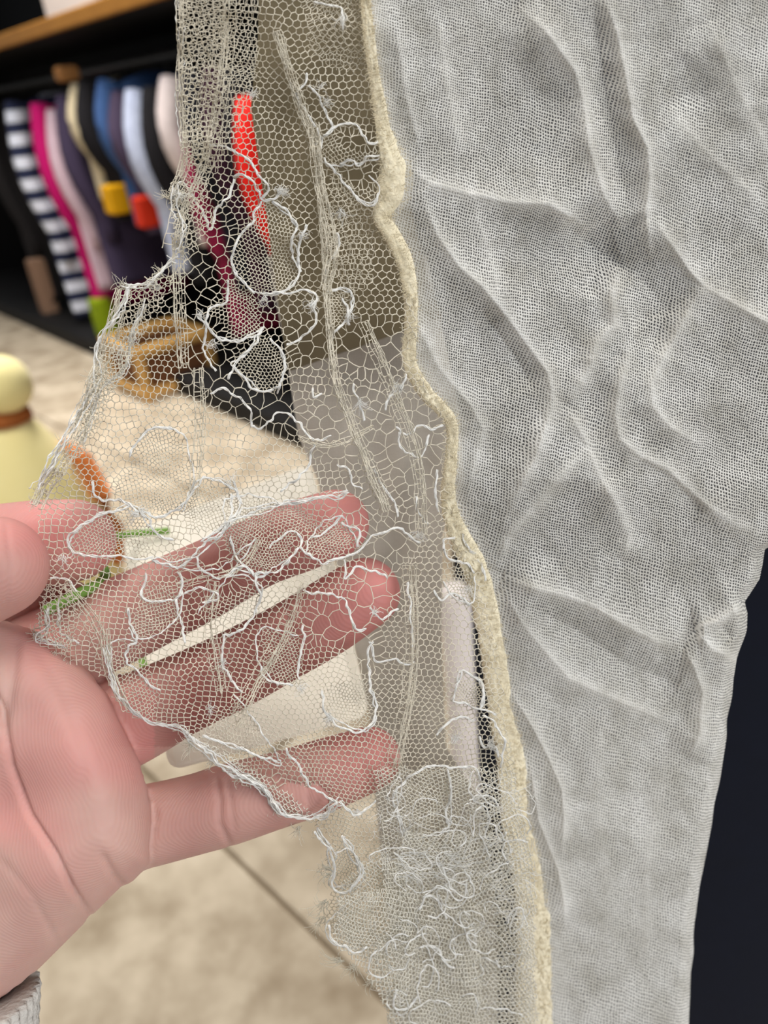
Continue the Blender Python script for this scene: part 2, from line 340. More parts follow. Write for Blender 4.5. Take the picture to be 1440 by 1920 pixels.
def garment(px, py_top, py_hem, c1, name, label, cat, thick=0.05, half=0.21, c2=None, mat=None, sleeve=None, extra=None, fold=0.2, lean=0.16):
    px = px - 24; thick = thick * 0.76
    """a garment on a hanger: a flattened, folded body with sloping shoulders, a sleeve towards the aisle, a hanger"""
    top = on_rack(px, py_top); s = (top - RA) @ DV
    pb = on_rack(px + (py_hem - py_top) * 0.27, py_hem)
    zt = min(top[2], RAIL_Z - 0.035); zh = max(pb[2], 0.08)
    base = RA + DV * s - NV * RAIL_B
    g = empty(name, base + Z * zh, label, cat, 'garments on the rail')
    mat = mat or cloth_mat(name + '_cloth', c1, c2, scale=50)
    seed = int(px * 7 + 1000); nr, na = 26, 40
    V = []
    for i in range(nr):
        t = i / (nr - 1); z = zt - (zt - zh) * t; drop = zt - z
        a = 0.045 + (half - 0.045) * min(1, drop / 0.075) ** 0.6 if drop < 0.075 else half * (1 + 0.06 * t)
        th = thick * (0.35 + 0.65 * min(1, drop / 0.10))
        for k in range(na):
            q = 2 * math.pi * k / na
            cx = math.copysign(abs(math.cos(q)) ** 0.7, math.cos(q)); sy = math.copysign(abs(math.sin(q)) ** 0.8, math.sin(q))
            wv = 1 + fold * math.sin(q * 5 + seed + t * 2.0) * min(1, drop / 0.2)
            V.append(base - Z * base[2] + Z * z + NV * a * cx + DV * (th * sy * wv + lean * drop))
    Fc = [(i*na+k, i*na+(k+1) % na, (i+1)*na+(k+1) % na, (i+1)*na+k) for i in range(nr-1) for k in range(na)]
    Fc += [tuple(range(na))[::-1], tuple((nr-1)*na+k for k in range(na))]
    me = mesh_np('body', np.array(V), Fc); link('body', me, mat, g)
    # sleeve nearest the aisle
    sm = MB(); ln = (zt - zh) * 0.72
    pts = [base - Z*base[2] + Z*(zt - 0.03 - ln*t) + NV*(half - 0.035 + 0.05*math.sin(math.pi*min(1, t*1.2)) ) + DV*(0.02 + lean*ln*t) for t in np.linspace(0, 1, 10)]
    sm.tube(pts, np.linspace(0.052, 0.036, 10) * (thick / 0.05) ** 0.5, 10); sm.build('sleeve', sleeve or mat, g)
    hm = MB(); hp = base - Z*base[2] + Z*zt
    hm.tube([hp, hp + Z*0.02, np.array([hp[0], hp[1], RAIL_Z - 0.016]), np.array([hp[0], hp[1], RAIL_Z + 0.016]) + NV*0.012, np.array([hp[0], hp[1], RAIL_Z + 0.018]) - NV*0.006], 0.003, 6)
    hm.build('hanger', MAT['steel'], g)
    if extra:
        for (nm, zz0, zz1, ecol) in extra:       # a coloured cloth panel sewn at the front of the hem
            em = MB(); za, zb = on_rack(px, zz0)[2], on_rack(px, zz1)[2]
            cc = base - Z*base[2] + Z*(za+zb)/2 + NV*(half*0.99) + DV*(lean*(zt-(za+zb)/2) + 0.01)
            em.box(cc, (DV, NV, Z), (thick*0.8, 0.035, abs(za-zb)/2*0.9), 0.008)
            em.build(nm, cloth_mat(nm + '_cloth', ecol, scale=50), g, smooth=False)
    return g

def stripe_mat(name, ca, cb, period, frac):
    m, nt, b = new_mat(name); L = nt.links.new
    g = N(nt, 'ShaderNodeNewGeometry'); sp = N(nt, 'ShaderNodeSeparateXYZ'); L(g.outputs['Position'], sp.inputs[0])
    dv = N(nt, 'ShaderNodeMath', operation='DIVIDE'); dv.inputs[1].default_value = period; L(sp.outputs[2], dv.inputs[0])
    fr = N(nt, 'ShaderNodeMath', operation='FRACT'); L(dv.outputs[0], fr.inputs[0])
    gt = N(nt, 'ShaderNodeMath', operation='GREATER_THAN'); gt.inputs[1].default_value = frac; L(fr.outputs[0], gt.inputs[0])
    mx = N(nt, 'ShaderNodeMix', data_type='RGBA'); mx.inputs[6].default_value = ca; mx.inputs[7].default_value = cb; L(gt.outputs[0], mx.inputs[0]); L(mx.outputs[2], b.inputs['Base Color'])
    b.inputs['Roughness'].default_value = 0.9; return m
BLK = srgb(22, 20, 24)
garment(-62, 190, 560, srgb(30, 27, 28), 'jacket', 'black jacket with a tan hem panel at the left end of the rail', 'jacket', extra=[('hem_panel', 455, 540, srgb(150, 118, 96))])
garment(-12, 185, 590, BLK, 'striped_shirt', 'navy and white striped top hanging left of the magenta dress', 'top', mat=stripe_mat('navy_white_stripe', srgb(26, 34, 66), srgb(224, 228, 240), 0.085, 0.48))
garment(36, 190, 575, srgb(196, 12, 108), 'dress', 'bright magenta dress with a lime green hem panel', 'dress', thick=0.06, c2=srgb(168, 6, 86), extra=[('hem_panel', 520, 585, srgb(150, 172, 20))])
garment(58, 200, 545, srgb(214, 186, 198), 'blouse', 'pale pink blouse hanging right behind the magenta dress', 'blouse', thick=0.03)
garment(80, 175, 540, srgb(64, 54, 78), 'patterned_top', 'dark plum patterned top between the pale pink blouse and the cream cardigan', 'top', thick=0.05)
garment(96, 135, 380, srgb(214, 200, 170), 'cardigan', 'short cream knitted cardigan with a brown collar', 'cardigan', thick=0.035, c2=srgb(190, 174, 142), extra=[('collar', 125, 160, srgb(150, 104, 60))])
garment(118, 140, 420, BLK, 'waistcoat', 'black waistcoat with a yellow panel at its hem', 'waistcoat', thick=0.06, extra=[('hem_panel', 345, 400, srgb(232, 170, 8))])
garment(150, 140, 430, srgb(66, 96, 146), 'denim_shirt', 'blue denim shirt hanging beside the black waistcoat', 'shirt', thick=0.045, c2=srgb(44, 70, 112))
garment(178, 170, 445, srgb(74, 62, 84), 'printed_top', 'purple-grey top with an orange-red panel near its hem', 'top', thick=0.05, extra=[('hem_panel', 365, 425, srgb(214, 52, 24))])
garment(206, 165, 520, srgb(206, 214, 236), 'satin_blouse', 'shiny silver white blouse in the middle of the rail', 'blouse', thick=0.06, c2=srgb(160, 168, 194))
garment(238, 160, 540, BLK, 'coat', 'long black coat between the silver blouse and the ivory dress', 'coat', thick=0.06)
garment(266, 140, 470, srgb(222, 208, 206), 'slip_dress', 'narrow ivory pink dress beside the dark garments at the lace edge', 'dress', thick=0.05)
garment(309, 125, 560, srgb(20, 20, 30), 'blazer', 'navy black blazer partly hidden by the upper lace edge', 'blazer', thick=0.048)
garment(345, 120, 600, srgb(52, 20, 40), 'velvet_dress', 'dark plum velvet dress seen through the torn lace', 'dress', thick=0.055)
garment(317, 250, 640, srgb(150, 24, 70), 'spotted_blouse', 'crimson and black blouse seen through the large lace holes', 'blouse', mat=cloth_mat('crimson_black', srgb(20, 10, 14), srgb(176, 34, 84), scale=26), thick=0.042)
garment(384, 120, 640, BLK, 'long_dress', 'long black dress left of the bright red dress behind the net', 'dress', thick=0.055)
garment(436, 175, 640, srgb(232, 20, 14), 'red_dress', 'bright red dress seen through the fine hexagonal net', 'dress', thick=0.06, half=0.25, sleeve=cloth_mat('red_sleeve', srgb(236, 30, 20)))
garment(575, 110, 700, BLK, 'trench_coat', 'black coat nearest the camera on the rail, behind the lace', 'coat', thick=0.055)

# =================================================================== SMALL BACKGROUND THINGS
MAT['bamboo'] = cloth_mat('golden_bamboo', srgb(222, 176, 106), srgb(198, 150, 82), rough=0.45, scale=15, bump=0.05)
MAT['brown'] = cloth_mat('brown_board', srgb(120, 80, 52), srgb(104, 66, 42), scale=12)
cb = on_floor(312, 722); crate = empty('wooden_crate', cb, 'small golden wooden crate with brown panels standing at the foot of the rack', 'crate')
hw, hd, hh = 0.13, 0.13, 0.19
cc = cb + np.array([0, 0, 0.005])
def cbox(name, off, half, mat):
    m = MB(); m.box(cc + DV*off[0] + NV*off[1] + Z*off[2], (DV, NV, Z), half, 0.003); m.build(name, mat, crate, smooth=False)
for sx in (-1, 1):
    for sy in (-1, 1): cbox('post', (sx*hw, sy*hd, hh/2 + 0.0), (0.014, 0.014, hh/2), MAT['bamboo'])
for zz in (0.03, hh - 0.014):
    for sy in (-1, 1): cbox('bar', (0, sy*(hd + 0.004), zz), (hw + 0.014, 0.012, 0.016), MAT['bamboo'])
    for sx in (-1, 1): cbox('bar', (sx*(hw + 0.004), 0, zz), (0.012, hd + 0.014, 0.016), MAT['bamboo'])
for sy in (-1, 1): cbox('panel', (0, sy*(hd - 0.006), hh/2), (hw - 0.014, 0.005, hh/2 - 0.03), MAT['brown'])
for sx in (-1, 1): cbox('panel', (sx*(hw - 0.006), 0, hh/2), (0.005, hd - 0.014, hh/2 - 0.03), MAT['brown'])

# yellow figure left
MAT['yellow'] = cloth_mat('pale_yellow_plush', srgb(253, 240, 178), srgb(248, 232, 160), scale=20, bump=0.05, sheen=0.3)
MAT['orange'] = cloth_mat('orange_trim', srgb(216, 128, 68), srgb(196, 108, 52), scale=20, bump=0.05)
fb = on_floor(35, 1135, 0.006); fig = empty('toy_figure', fb, 'pale yellow rounded toy with an orange-brown collar standing behind the thumb', 'toy')
dist = np.linalg.norm((fb - CAM)); pxm = F_PX / ((fb - CAM) @ FWD)
H_top = 0.0
def fig_at(x, y):      # point above the figure's foot (vertical plane facing the camera)
    d = ray(x, y); n = np.array([0, 1.0, 0]); t = ((fb - CAM) @ n) / (d @ n); return CAM + d * t
neck = fig_at(12, 782); headc = fig_at(2, 722); tail = fig_at(80, 800)
rb = 0.115; zb = neck[2] - 0.005
m = MB(); m.lathe((neck[0] + 0.0, neck[1], fb[2]), [(0.09, 0.0), (0.118, 0.02), (0.122, zb*0.35), (0.112, zb*0.6), (0.085, zb*0.8), (0.05, zb*0.94), (0.03, zb)], 28); m.build('body', MAT['yellow'], fig)
m = MB(); r = 0.054; m.lathe(headc - Z*r, [(0.004, 0)] + [(r*math.sin(a), r*(1-math.cos(a))) for a in np.linspace(0.2, math.pi-0.2, 12)] + [(0.004, 2*r)], 24); m.build('head', MAT['yellow'], fig)
m = MB(); m.lathe(neck - Z*0.012, [(0.034, 0), (0.046, 0.006), (0.044, 0.02), (0.03, 0.03)], 24); m.build('collar', cloth_mat('rust_collar', srgb(170, 98, 48), scale=20), fig)
m = MB(); q = fig_at(158, 862); q2 = fig_at(212, 985)
m.tube([fig_at(112, 838) + np.array([0, .02, 0]), q, fig_at(190, 925), q2, fig_at(215, 1050)], [0.010, 0.017, 0.02, 0.021, 0.02], 10); m.build('arm', MAT['orange'], fig)

# pole and navy coat behind the gauze
MAT['white_metal'] = cloth_mat('white_painted_metal', srgb(226, 216, 212), rough=0.4, scale=10, bump=0)
def col_top(x, y, depth):
    return P(x, y, depth)
pp = P(862, 1250, 0.42)
PZ = float((P(855, 1100, 1.0) - CAM)[2] * (pp[1] / (P(855, 1100, 1.0) - CAM)[1]) + CAM_H) - 0.005
pole = empty('display_pole', (pp[0], pp[1], 0.005), 'white upright pole standing behind the lace beside the dark coat', 'pole')
m = MB(); m.lathe((pp[0], pp[1], 0.005), [(0.0082, 0.01), (0.008, PZ*0.6), (0.008, PZ - 0.004), (0.006, PZ), (0.002, PZ + 0.001)], 16); m.build('pole', MAT['white_metal'], pole)
m = MB(); m.lathe((pp[0], pp[1], 0.005), [(0.10, 0.0), (0.10, 0.008), (0.03, 0.016), (0.014, 0.02)], 24); m.build('base', MAT['white_metal'], pole)
MAT['navy'] = cloth_mat('navy_wool', srgb(13, 19, 36), srgb(10, 15, 28), scale=60, bump=0.1)
# the coat hangs straight down; its left edge passes behind the pole
c0 = P(884, 1250, 0.47); coat = empty('navy_coat', (c0[0] + 0.3, c0[1], 0.04), 'dark navy coat hanging behind the right edge of the gauze', 'coat')
nz_, na_ = 40, 72; V = []
for i in range(nz_):
    t = i / (nz_ - 1); z = 1.5 - 1.46 * t; drop = 1.5 - z
    a = 0.06 + 0.27 * min(1, drop / 0.12) ** 0.6 if drop < 0.12 else 0.33 * (1 + 0.04 * t)
    th = 0.07 * (0.3 + 0.7 * min(1, drop / 0.15))
    for k in range(na_):
        q = 2 * math.pi * k / na_
        wv = 1 + 0.22 * math.sin(7 * q + 1.3 * t) * min(1, drop / 0.3)
        V.append((c0[0] + 0.335 + a * math.copysign(abs(math.cos(q)) ** 0.6, math.cos(q)), c0[1] + 0.05 + th * math.sin(q) * wv, z))
Fc = [(i*na_+k, i*na_+(k+1) % na_, (i+1)*na_+(k+1) % na_, (i+1)*na_+k) for i in range(nz_-1) for k in range(na_)] + [tuple(range(na_))[::-1], tuple((nz_-1)*na_+k for k in range(na_))]
link('body', mesh_np('body', np.array(V), Fc), MAT['navy'], coat)
m = MB(); m.tube([(c0[0]+0.335, c0[1]+0.05, 1.49), (c0[0]+0.335, c0[1]+0.05, 1.56), (c0[0]+0.345, c0[1]+0.05, 1.585), (c0[0]+0.36, c0[1]+0.05, 1.575)], 0.003, 6); m.build('hanger', MAT['steel'], coat)
m = MB(); m.tube([(c0[0]-0.3, c0[1]+0.05, 1.57), (c0[0]+1.2, c0[1]+0.05, 1.57)], 0.012, 10)
for xx in (c0[0]+1.2,): m.tube([(xx, c0[1]+0.05, 0.005), (xx, c0[1]+0.05, 1.58)], 0.012, 10)
m.tube([(c0[0]-0.3, c0[1]+0.05, 1.57), (c0[0]-0.3, c0[1]+0.05, 1.9)], 0.006, 8)
o = m.build('hanging_rail', MAT['steel']); tag(o, 'dark steel rail from which the navy coat hangs', 'rail')

# hang tag behind the fingers
tagd = 0.222
MAT['card'] = thread_mat('cream_card', srgb(250, 245, 234), 0.35, 0.5, 0.3)
corn = [(228, 1004), (583, 868), (694, 1342), (318, 1446)]
ht = empty('hang_tag', P(455, 1400, 0.205), 'cream card hang tag on a green cord, behind the spread fingers', 'hang tag')
def round_quad(c, r, n=6):
    out = []; c = np.asarray(c, float)
    for k in range(4):
        a, b, d = c[k-1], c[k], c[(k+1) % 4]
        u = (a-b)/np.linalg.norm(a-b); v = (d-b)/np.linalg.norm(d-b)
        for t in np.linspace(0, 1, n):
            s = (1-t)**2; e = t*t
            out.append(b + u*r*s + v*r*e)
    return np.array(out)
def slab(outline, depth_fn, thick, rim):
    out = np.asarray(outline); cen = out.mean(0); inn = cen + (out-cen)*(1-rim)
    A = P(inn[:,0], inn[:,1], depth_fn(inn[:,0], inn[:,1])); B = P(out[:,0], out[:,1], depth_fn(out[:,0], out[:,1]) + 0.0003)
    C = P(out[:,0], out[:,1], depth_fn(out[:,0], out[:,1]) + thick); n = len(out)
    V = np.vstack([A, B, C]); f = [tuple(range(n))[::-1], tuple(2*n+k for k in range(n))]
    for r in range(2): f += [(r*n+k, r*n+(k+1) % n, (r+1)*n+(k+1) % n, (r+1)*n+k) for k in range(n)]
    return V, f
dfn = lambda x, y: 0.214 - (np.asarray(y) - 1342) * 1.9e-4
V, f = slab(round_quad(corn, 30), dfn, 0.0016, 0.02); link('card', mesh_np('card', V, f), MAT['card'], ht, smooth=False)
MAT['green'] = cloth_mat('green_cord', srgb(128, 168, 84), srgb(110, 152, 66), scale=200, bump=0.02)
m = MB(); cp = smooth_path([(84, 1146, .169), (150, 1112, .171), (196, 1086, .180), (188, 1052, .205), (190, 1020, .245), (225, 1004, .270), (318, 995, .2745)], 5)
m.tube(P(cp[:,0], cp[:,1], cp[:,2]), 0.0013, 8); m.build('cord', MAT['green'], ht)
m = MB(); cp = smooth_path([(257, 1190, .239), (264, 1222, .233), (270, 1252, .2275), (280, 1290, .221)], 6)
m.tube(P(cp[:,0], cp[:,1], cp[:,2] - 0.0008), 0.0011, 8); m.build('cord_edge', MAT['green'], ht)

# =================================================================== GARMENT (gauze + lace)
gar = empty('lace_trimmed_garment', P(1000, 1920, 0.2), 'crumpled white gauze garment with a torn cream lace border held up by the hand', 'garment')
SEAM = np.array([(662,-310,9),(680,-60,9),(686,0,9),(691,60,10),(700,130,10),(712,200,12),(722,255,15),(742,320,30),(738,365,30),(716,405,17),(735,440,15),(758,490,15),(770,550,13),
    (770,620,12),(768,680,13),(798,735,13),(845,790,11),(846,850,11),(840,920,13),(850,980,17),(884,1050,22),(908,1130,23),(925,1220,24),(937,1320,22),(957,1420,26),
    (968,1520,28),(985,1620,28),(998,1700,30),(1000,1800,32),(1002,1900,32),(1005,1990,32)], float)
sy = np.linspace(-60, 1990, 400)
def seam_x(y): return np.interp(y, SEAM[:,1], SEAM[:,0])
def gauze_base(y): return 0.166 + np.where(np.asarray(y) < 900, (np.asarray(y, float) - 900) * 2.6e-5, (np.asarray(y, float) - 900) * 5.0e-5)

RIDGES = [
 ([(968,11),(1023,56),(1079,133),(1093,183),(1107,278),(1134,367),(1168,425)], 2.2, 26),
 ([(1129,-20),(1157,61),(1173,139),(1187,222),(1215,278),(1218,333),(1212,400),(1220,489)], 3.0, 26),
 ([(1223,405),(1257,455),(1296,511),(1323,539),(1373,567),(1440,605),(1500,640)], 3.0, 34),
 ([(762,311),(807,344),(873,361),(951,378),(1029,383),(1084,414),(1107,439)], 2.4, 30),
 ([(784,356),(823,444),(862,500),(907,539),(951,594),(996,656),(1029,700),(1037,750),(1023,806),(1001,867),(962,939),(940,1000)], 2.8, 28),
 ([(773,589),(823,689),(884,761),(907,806),(890,867),(873,944)], 1.8, 26),
 ([(1162,500),(1148,550),(1151,611),(1118,644),(1101,700),(1062,756)], 2.2, 22),
 ([(1318,539),(1279,606),(1246,667),(1223,717),(1223,761),(1257,800),(1323,839)], 2.2, 30),
 ([(1162,622),(1179,667),(1162,722),(1154,778),(1162,822),(1201,856),(1251,878),(1296,922),(1339,958),(1371,980),(1440,1010)], 2.6, 30),
 ([(1062,761),(1101,833),(1123,889),(1157,956)], 2.0, 26),
 ([(1101,839),(1051,894),(996,956),(950,1010),(930,1070)], 2.0, 26),
 ([(941,1081),(999,1102),(1063,1118),(1116,1139),(1169,1171),(1233,1203),(1281,1213)], 3.2, 34),
 ([(941,1102),(978,1166),(1015,1213),(1068,1272),(1138,1304),(1212,1336),(1265,1357)], 2.0, 30),
 ([(1281,1213),(1302,1251),(1318,1299),(1313,1378),(1292,1421)], 2.4, 22),
 ([(1302,1182),(1339,1219),(1377,1235),(1400,1240)], 2.4, 22),
 ([(1393,1134),(1345,1166),(1302,1176)], 2.4, 24),
 ([(1137,900),(1159,953),(1180,1006),(1169,1049)], 1.6, 24),
 ([(957,1299),(989,1346),(1026,1415),(1053,1479),(1058,1538),(1053,1612)], 2.0, 18),
 ([(994,1431),(1010,1538),(1047,1633),(1058,1697),(1058,1745)], 1.8, 18),
 ([(1108,-20),(1128,120),(1150,260),(1178,400)], -1.3, 24), ([(990,1135),(1080,1180),(1170,1240),(1275,1285)], -2.0, 30), ([(1110,560),(1120,480),(1160,470)], -1.0, 24), ([(1180,600),(1250,580),(1220,660)], -1.6, 30), ([(900,580),(960,660),(1000,730)], -1.4, 18),
 ([(1060,420),(1120,470),(1200,520),(1260,590)], -1.6, 34), ([(1350,1170),(1375,1200)], -1.5, 14), ([(1180,850),(1260,900),(1320,960)], -1.4, 26),
 ([(820,20),(838,160),(870,300)], 1.0, 30), ([(740,40),(762,180),(790,290)], 1.2, 20), ([(1330,40),(1390,180),(1450,300)], 1.2, 60),
 ([(1250,200),(1330,290),(1440,390)], 1.2, 50), ([(880,360),(930,520),(960,680)], 0.9, 40), ([(1130,1330),(1120,1500),(1140,1700)], 0.7, 60),
 ([(1250,1420),(1215,1600),(1210,1800)], 0.7, 60),
]
def gauze_depth(x, y, ridges=RIDGES):
    d = gauze_base(y) - 0.004 * np.clip((x - 900) / 540, 0, 1)
    for path, H, wd in ridges:
        dist, fr = poly_dist(path, x, y)
        tp = np.clip(np.minimum(fr, 1 - fr) * 6, 0, 1) ** 0.7
        d = d - 1e-3 * H * tp * 0.9 * (0.7 * np.exp(-dist / (wd * 0.9)) + 0.4 * np.exp(-(dist / (2.2 * wd)) ** 2))
    d = d + 0.0009 * vnoise(x, y, 95, 3) + 0.00016 * vnoise(x, y, 30, 4) + 0.00004 * vnoise(x, y, 11, 5)
    return d
RE_Y = [-310, 960, 1005, 1030, 1085, 1128, 1150, 1180, 1235, 1330, 1450, 1550, 1660, 1730, 1800, 1990]
RE_X = [1700, 1700, 1480, 1436, 1424, 1396, 1402, 1400, 1384, 1368, 1350, 1331, 1311, 1302, 1297, 1290]
ny, nx = 690, 300
yy = np.linspace(-300, 1990, ny); tt = np.linspace(0, 1, nx)
xl = seam_x(yy) + 2; xr = np.interp(yy, RE_Y, RE_X) + 3 * vnoise(yy, yy * 0, 40, 9)
X = xl[:, None] + (xr - xl)[:, None] * tt[None]; Y = np.repeat(yy[:, None], nx, 1)
Dg = gauze_depth(X, Y)
# the free right edge rolls away from the viewer
Dg = Dg + np.where(Y > 990, 0.006 * np.clip(1 - (xr[:, None] - X) / 26, 0, 1) ** 2, 0)
Pg = P(X, Y, Dg).reshape(-1, 3)
idx = np.arange(ny * nx).reshape(ny, nx)
Fq = np.stack([idx[:-1, :-1], idx[1:, :-1], idx[1:, 1:], idx[:-1, 1:]], -1).reshape(-1, 4)
me = mesh_np('gauze_panel', Pg, Fq)
def set_uv(me, U, Vv):
    uvl = me.uv_layers.new(name='UVMap'); li = np.empty(len(me.loops), np.int32); me.loops.foreach_get('vertex_index', li)
    uvl.data.foreach_set('uv', np.stack([U[li], Vv[li]], -1).astype(np.float32).ravel())
rel = (Dg - gauze_base(Y)) * 1e3
xx = X + 6 * vnoise(X, Y, 120, 21) + 4 * rel; yw = Y + 8 * vnoise(X, Y, 150, 22) + 3 * rel
PER = 5.0 - 0.8 * np.clip((Y - 1000) / 900, 0, 1) * 0
set_uv(me, ((xx + 0.10 * yw) / 4.6).ravel(), ((yw - 0.30 * xx) / 5.6).ravel())
bunch_hl = np.zeros(X.shape)  # opacity gain: painted bright ridge lines, bunched threads along the seam
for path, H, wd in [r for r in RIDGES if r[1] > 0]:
    dist, fr = poly_dist(path, X, Y); bunch_hl = np.maximum(bunch_hl, min(1, H / 2.4) * np.clip(np.minimum(fr, 1 - fr) * 6, 0, 1) * np.exp(-dist / 9))
bunch_hl = np.maximum(bunch_hl, np.exp(-(X - xl[:, None]) / 26) * 0.9) * 0.75 + 0.2 * np.clip((Y - 1000) / 500, 0, 1)
me.attributes.new('bunch_highlight', 'FLOAT', 'POINT').data.foreach_set('value', bunch_hl.astype(np.float32).ravel())
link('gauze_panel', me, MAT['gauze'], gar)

# layers behind the lace: taupe lining above, grey gauze layer below
def panel(name, left, right, y0, y1, dep, mat, n=(120, 50), seed=1, hem=None):
    yy = np.linspace(y0, y1, n[0]); xl = np.interp(yy, [p[1] for p in left], [p[0] for p in left]); xr = np.interp(yy, [p[1] for p in right], [p[0] for p in right])
    t = np.linspace(0, 1, n[1]); X = xl[:, None] + (xr - xl)[:, None] * t; Y = np.repeat(yy[:, None], n[1], 1)
    if hem is not None: Y = y0 + (Y - y0) * (hem(X) - y0) / (y1 - y0)
    D = dep(X, Y) + 0.0018 * vnoise(X * 1.0, Y * 0.25, 45, seed) + 0.001 * vnoise(X, Y, 120, seed + 1)
    V = np.vstack([P(X, Y, D).reshape(-1, 3), P(X, Y, D + 0.0006).reshape(-1, 3)]); k = np.arange(n[0]*n[1]).reshape(n)
    q = np.stack([k[:-1, :-1], k[1:, :-1], k[1:, 1:], k[:-1, 1:]], -1).reshape(-1, 4)
    me = mesh_np(name, V, np.vstack([q, q[:, ::-1] + n[0]*n[1]]))
    set_uv(me, np.tile((X / 5).ravel(), 2), np.tile((Y / 5).ravel(), 2))
    return link(name, me, mat, gar)
panel('lining', [(486,-300),(486,-80),(484,60),(470,190),(500,400),(532,640),(556,800)], [(690,-300),(700,-80),(720,200),(760,400),(800,600),(860,800)], -300, 700,
      lambda x, y: 0.196 + 0 * x + (y + 80) * 2e-5, MAT['lining'], seed=31, hem=lambda x: 690 - (x - 560) * 0.35)
panel('back_layer', [(500,480),(532,640),(560,820),(596,900),(640,1100),(692,1335),(704,1500),(718,1640),(760,1990)], [(800,480),(860,760),(870,900),(830,1000),(828,1200),(836,1400),(900,1500),(930,1700),(935,1990)], 480, 1990,
      lambda x, y: 0.212 + 0 * x + (y - 480) * 3e-5, MAT['gauze_back'], n=(200, 50), seed=41)

# ------------------------------------------------------------------ lace
def lace_depth(x, y):
    x = np.asarray(x, float); y = np.asarray(y, float)
    d0 = np.interp(y, [-60, 0, 400, 800, 1000, 1400, 1600, 1990], [0.1415, 0.143, 0.152, 0.158, 0.1595, 0.1605, 0.170, 0.192])
    g = gauze_base(y) - 0.0015
    b = np.clip((x - 640) / 260, 0, 1); b = b * b * (3 - 2 * b)
    d = d0 * (1 - b) + np.minimum(g, d0 + 0.012) * b
    return d + 0.0014 * vnoise(x, y, 55, 51) + 0.0006 * vnoise(x, y, 22, 52)

LACE = [(336,-190),(336,-30),(333,60),(336,130),(342,220),(345,300),(322,350),(318,400),(330,440),(325,500),(290,512),(235,545),(230,600),(203,640),(186,700),(165,760),(140,830),
 (104,890),(76,935),(70,965),(70,1080),(76,1150),(58,1190),(80,1213),(130,1240),(198,1270),(214,1310),(250,1342),(330,1368),(360,1400),(430,1450),(480,1488),(540,1532),(590,1542),(618,1570),
 (612,1610),(628,1660),(606,1720),(618,1765),(676,1788),(700,1830),(722,1880),(745,1960)] + [(float(seam_x(y)) + 6, y) for y in (1960,1850,1750,1650,1560,1450,1350,1250,1150,1060,980,900,850,795,750,690,620,550,490,440,408,370,310,255,200,120,-30,-190)]

def lattice(sx, sy, ang, box):
    x0, y0, x1, y1 = box; cx, cy = (x0+x1)/2, (y0+y1)/2; R = math.hypot(x1-x0, y1-y0)/2 + 2*max(sx, sy)
    i = np.arange(-int(R/sx)-2, int(R/sx)+3); j = np.arange(-int(R/(sy*0.866))-2, int(R/(sy*0.866))+3)
    I, J = np.meshgrid(i, j); u = (I + 0.5*(J % 2))*sx; v = J*sy*0.866
    c, s = math.cos(ang), math.sin(ang)
    return np.stack([cx + u*c - v*s, cy + u*s + v*c], -1).reshape(-1, 2)

def net_scale(y): return np.interp(y, [-60, 900, 1150, 1500, 1900], [1.0, 1.0, 0.9, 0.66, 0.58])
def ell(cx, cy, rx, ry, ang=0, n=18):
    a = np.linspace(0, 2*math.pi, n, endpoint=False); c, s = math.cos(ang), math.sin(ang)
    return [(cx + rx*math.cos(t)*c - ry*math.sin(t)*s, cy + rx*math.cos(t)*s + ry*math.sin(t)*c) for t in a]
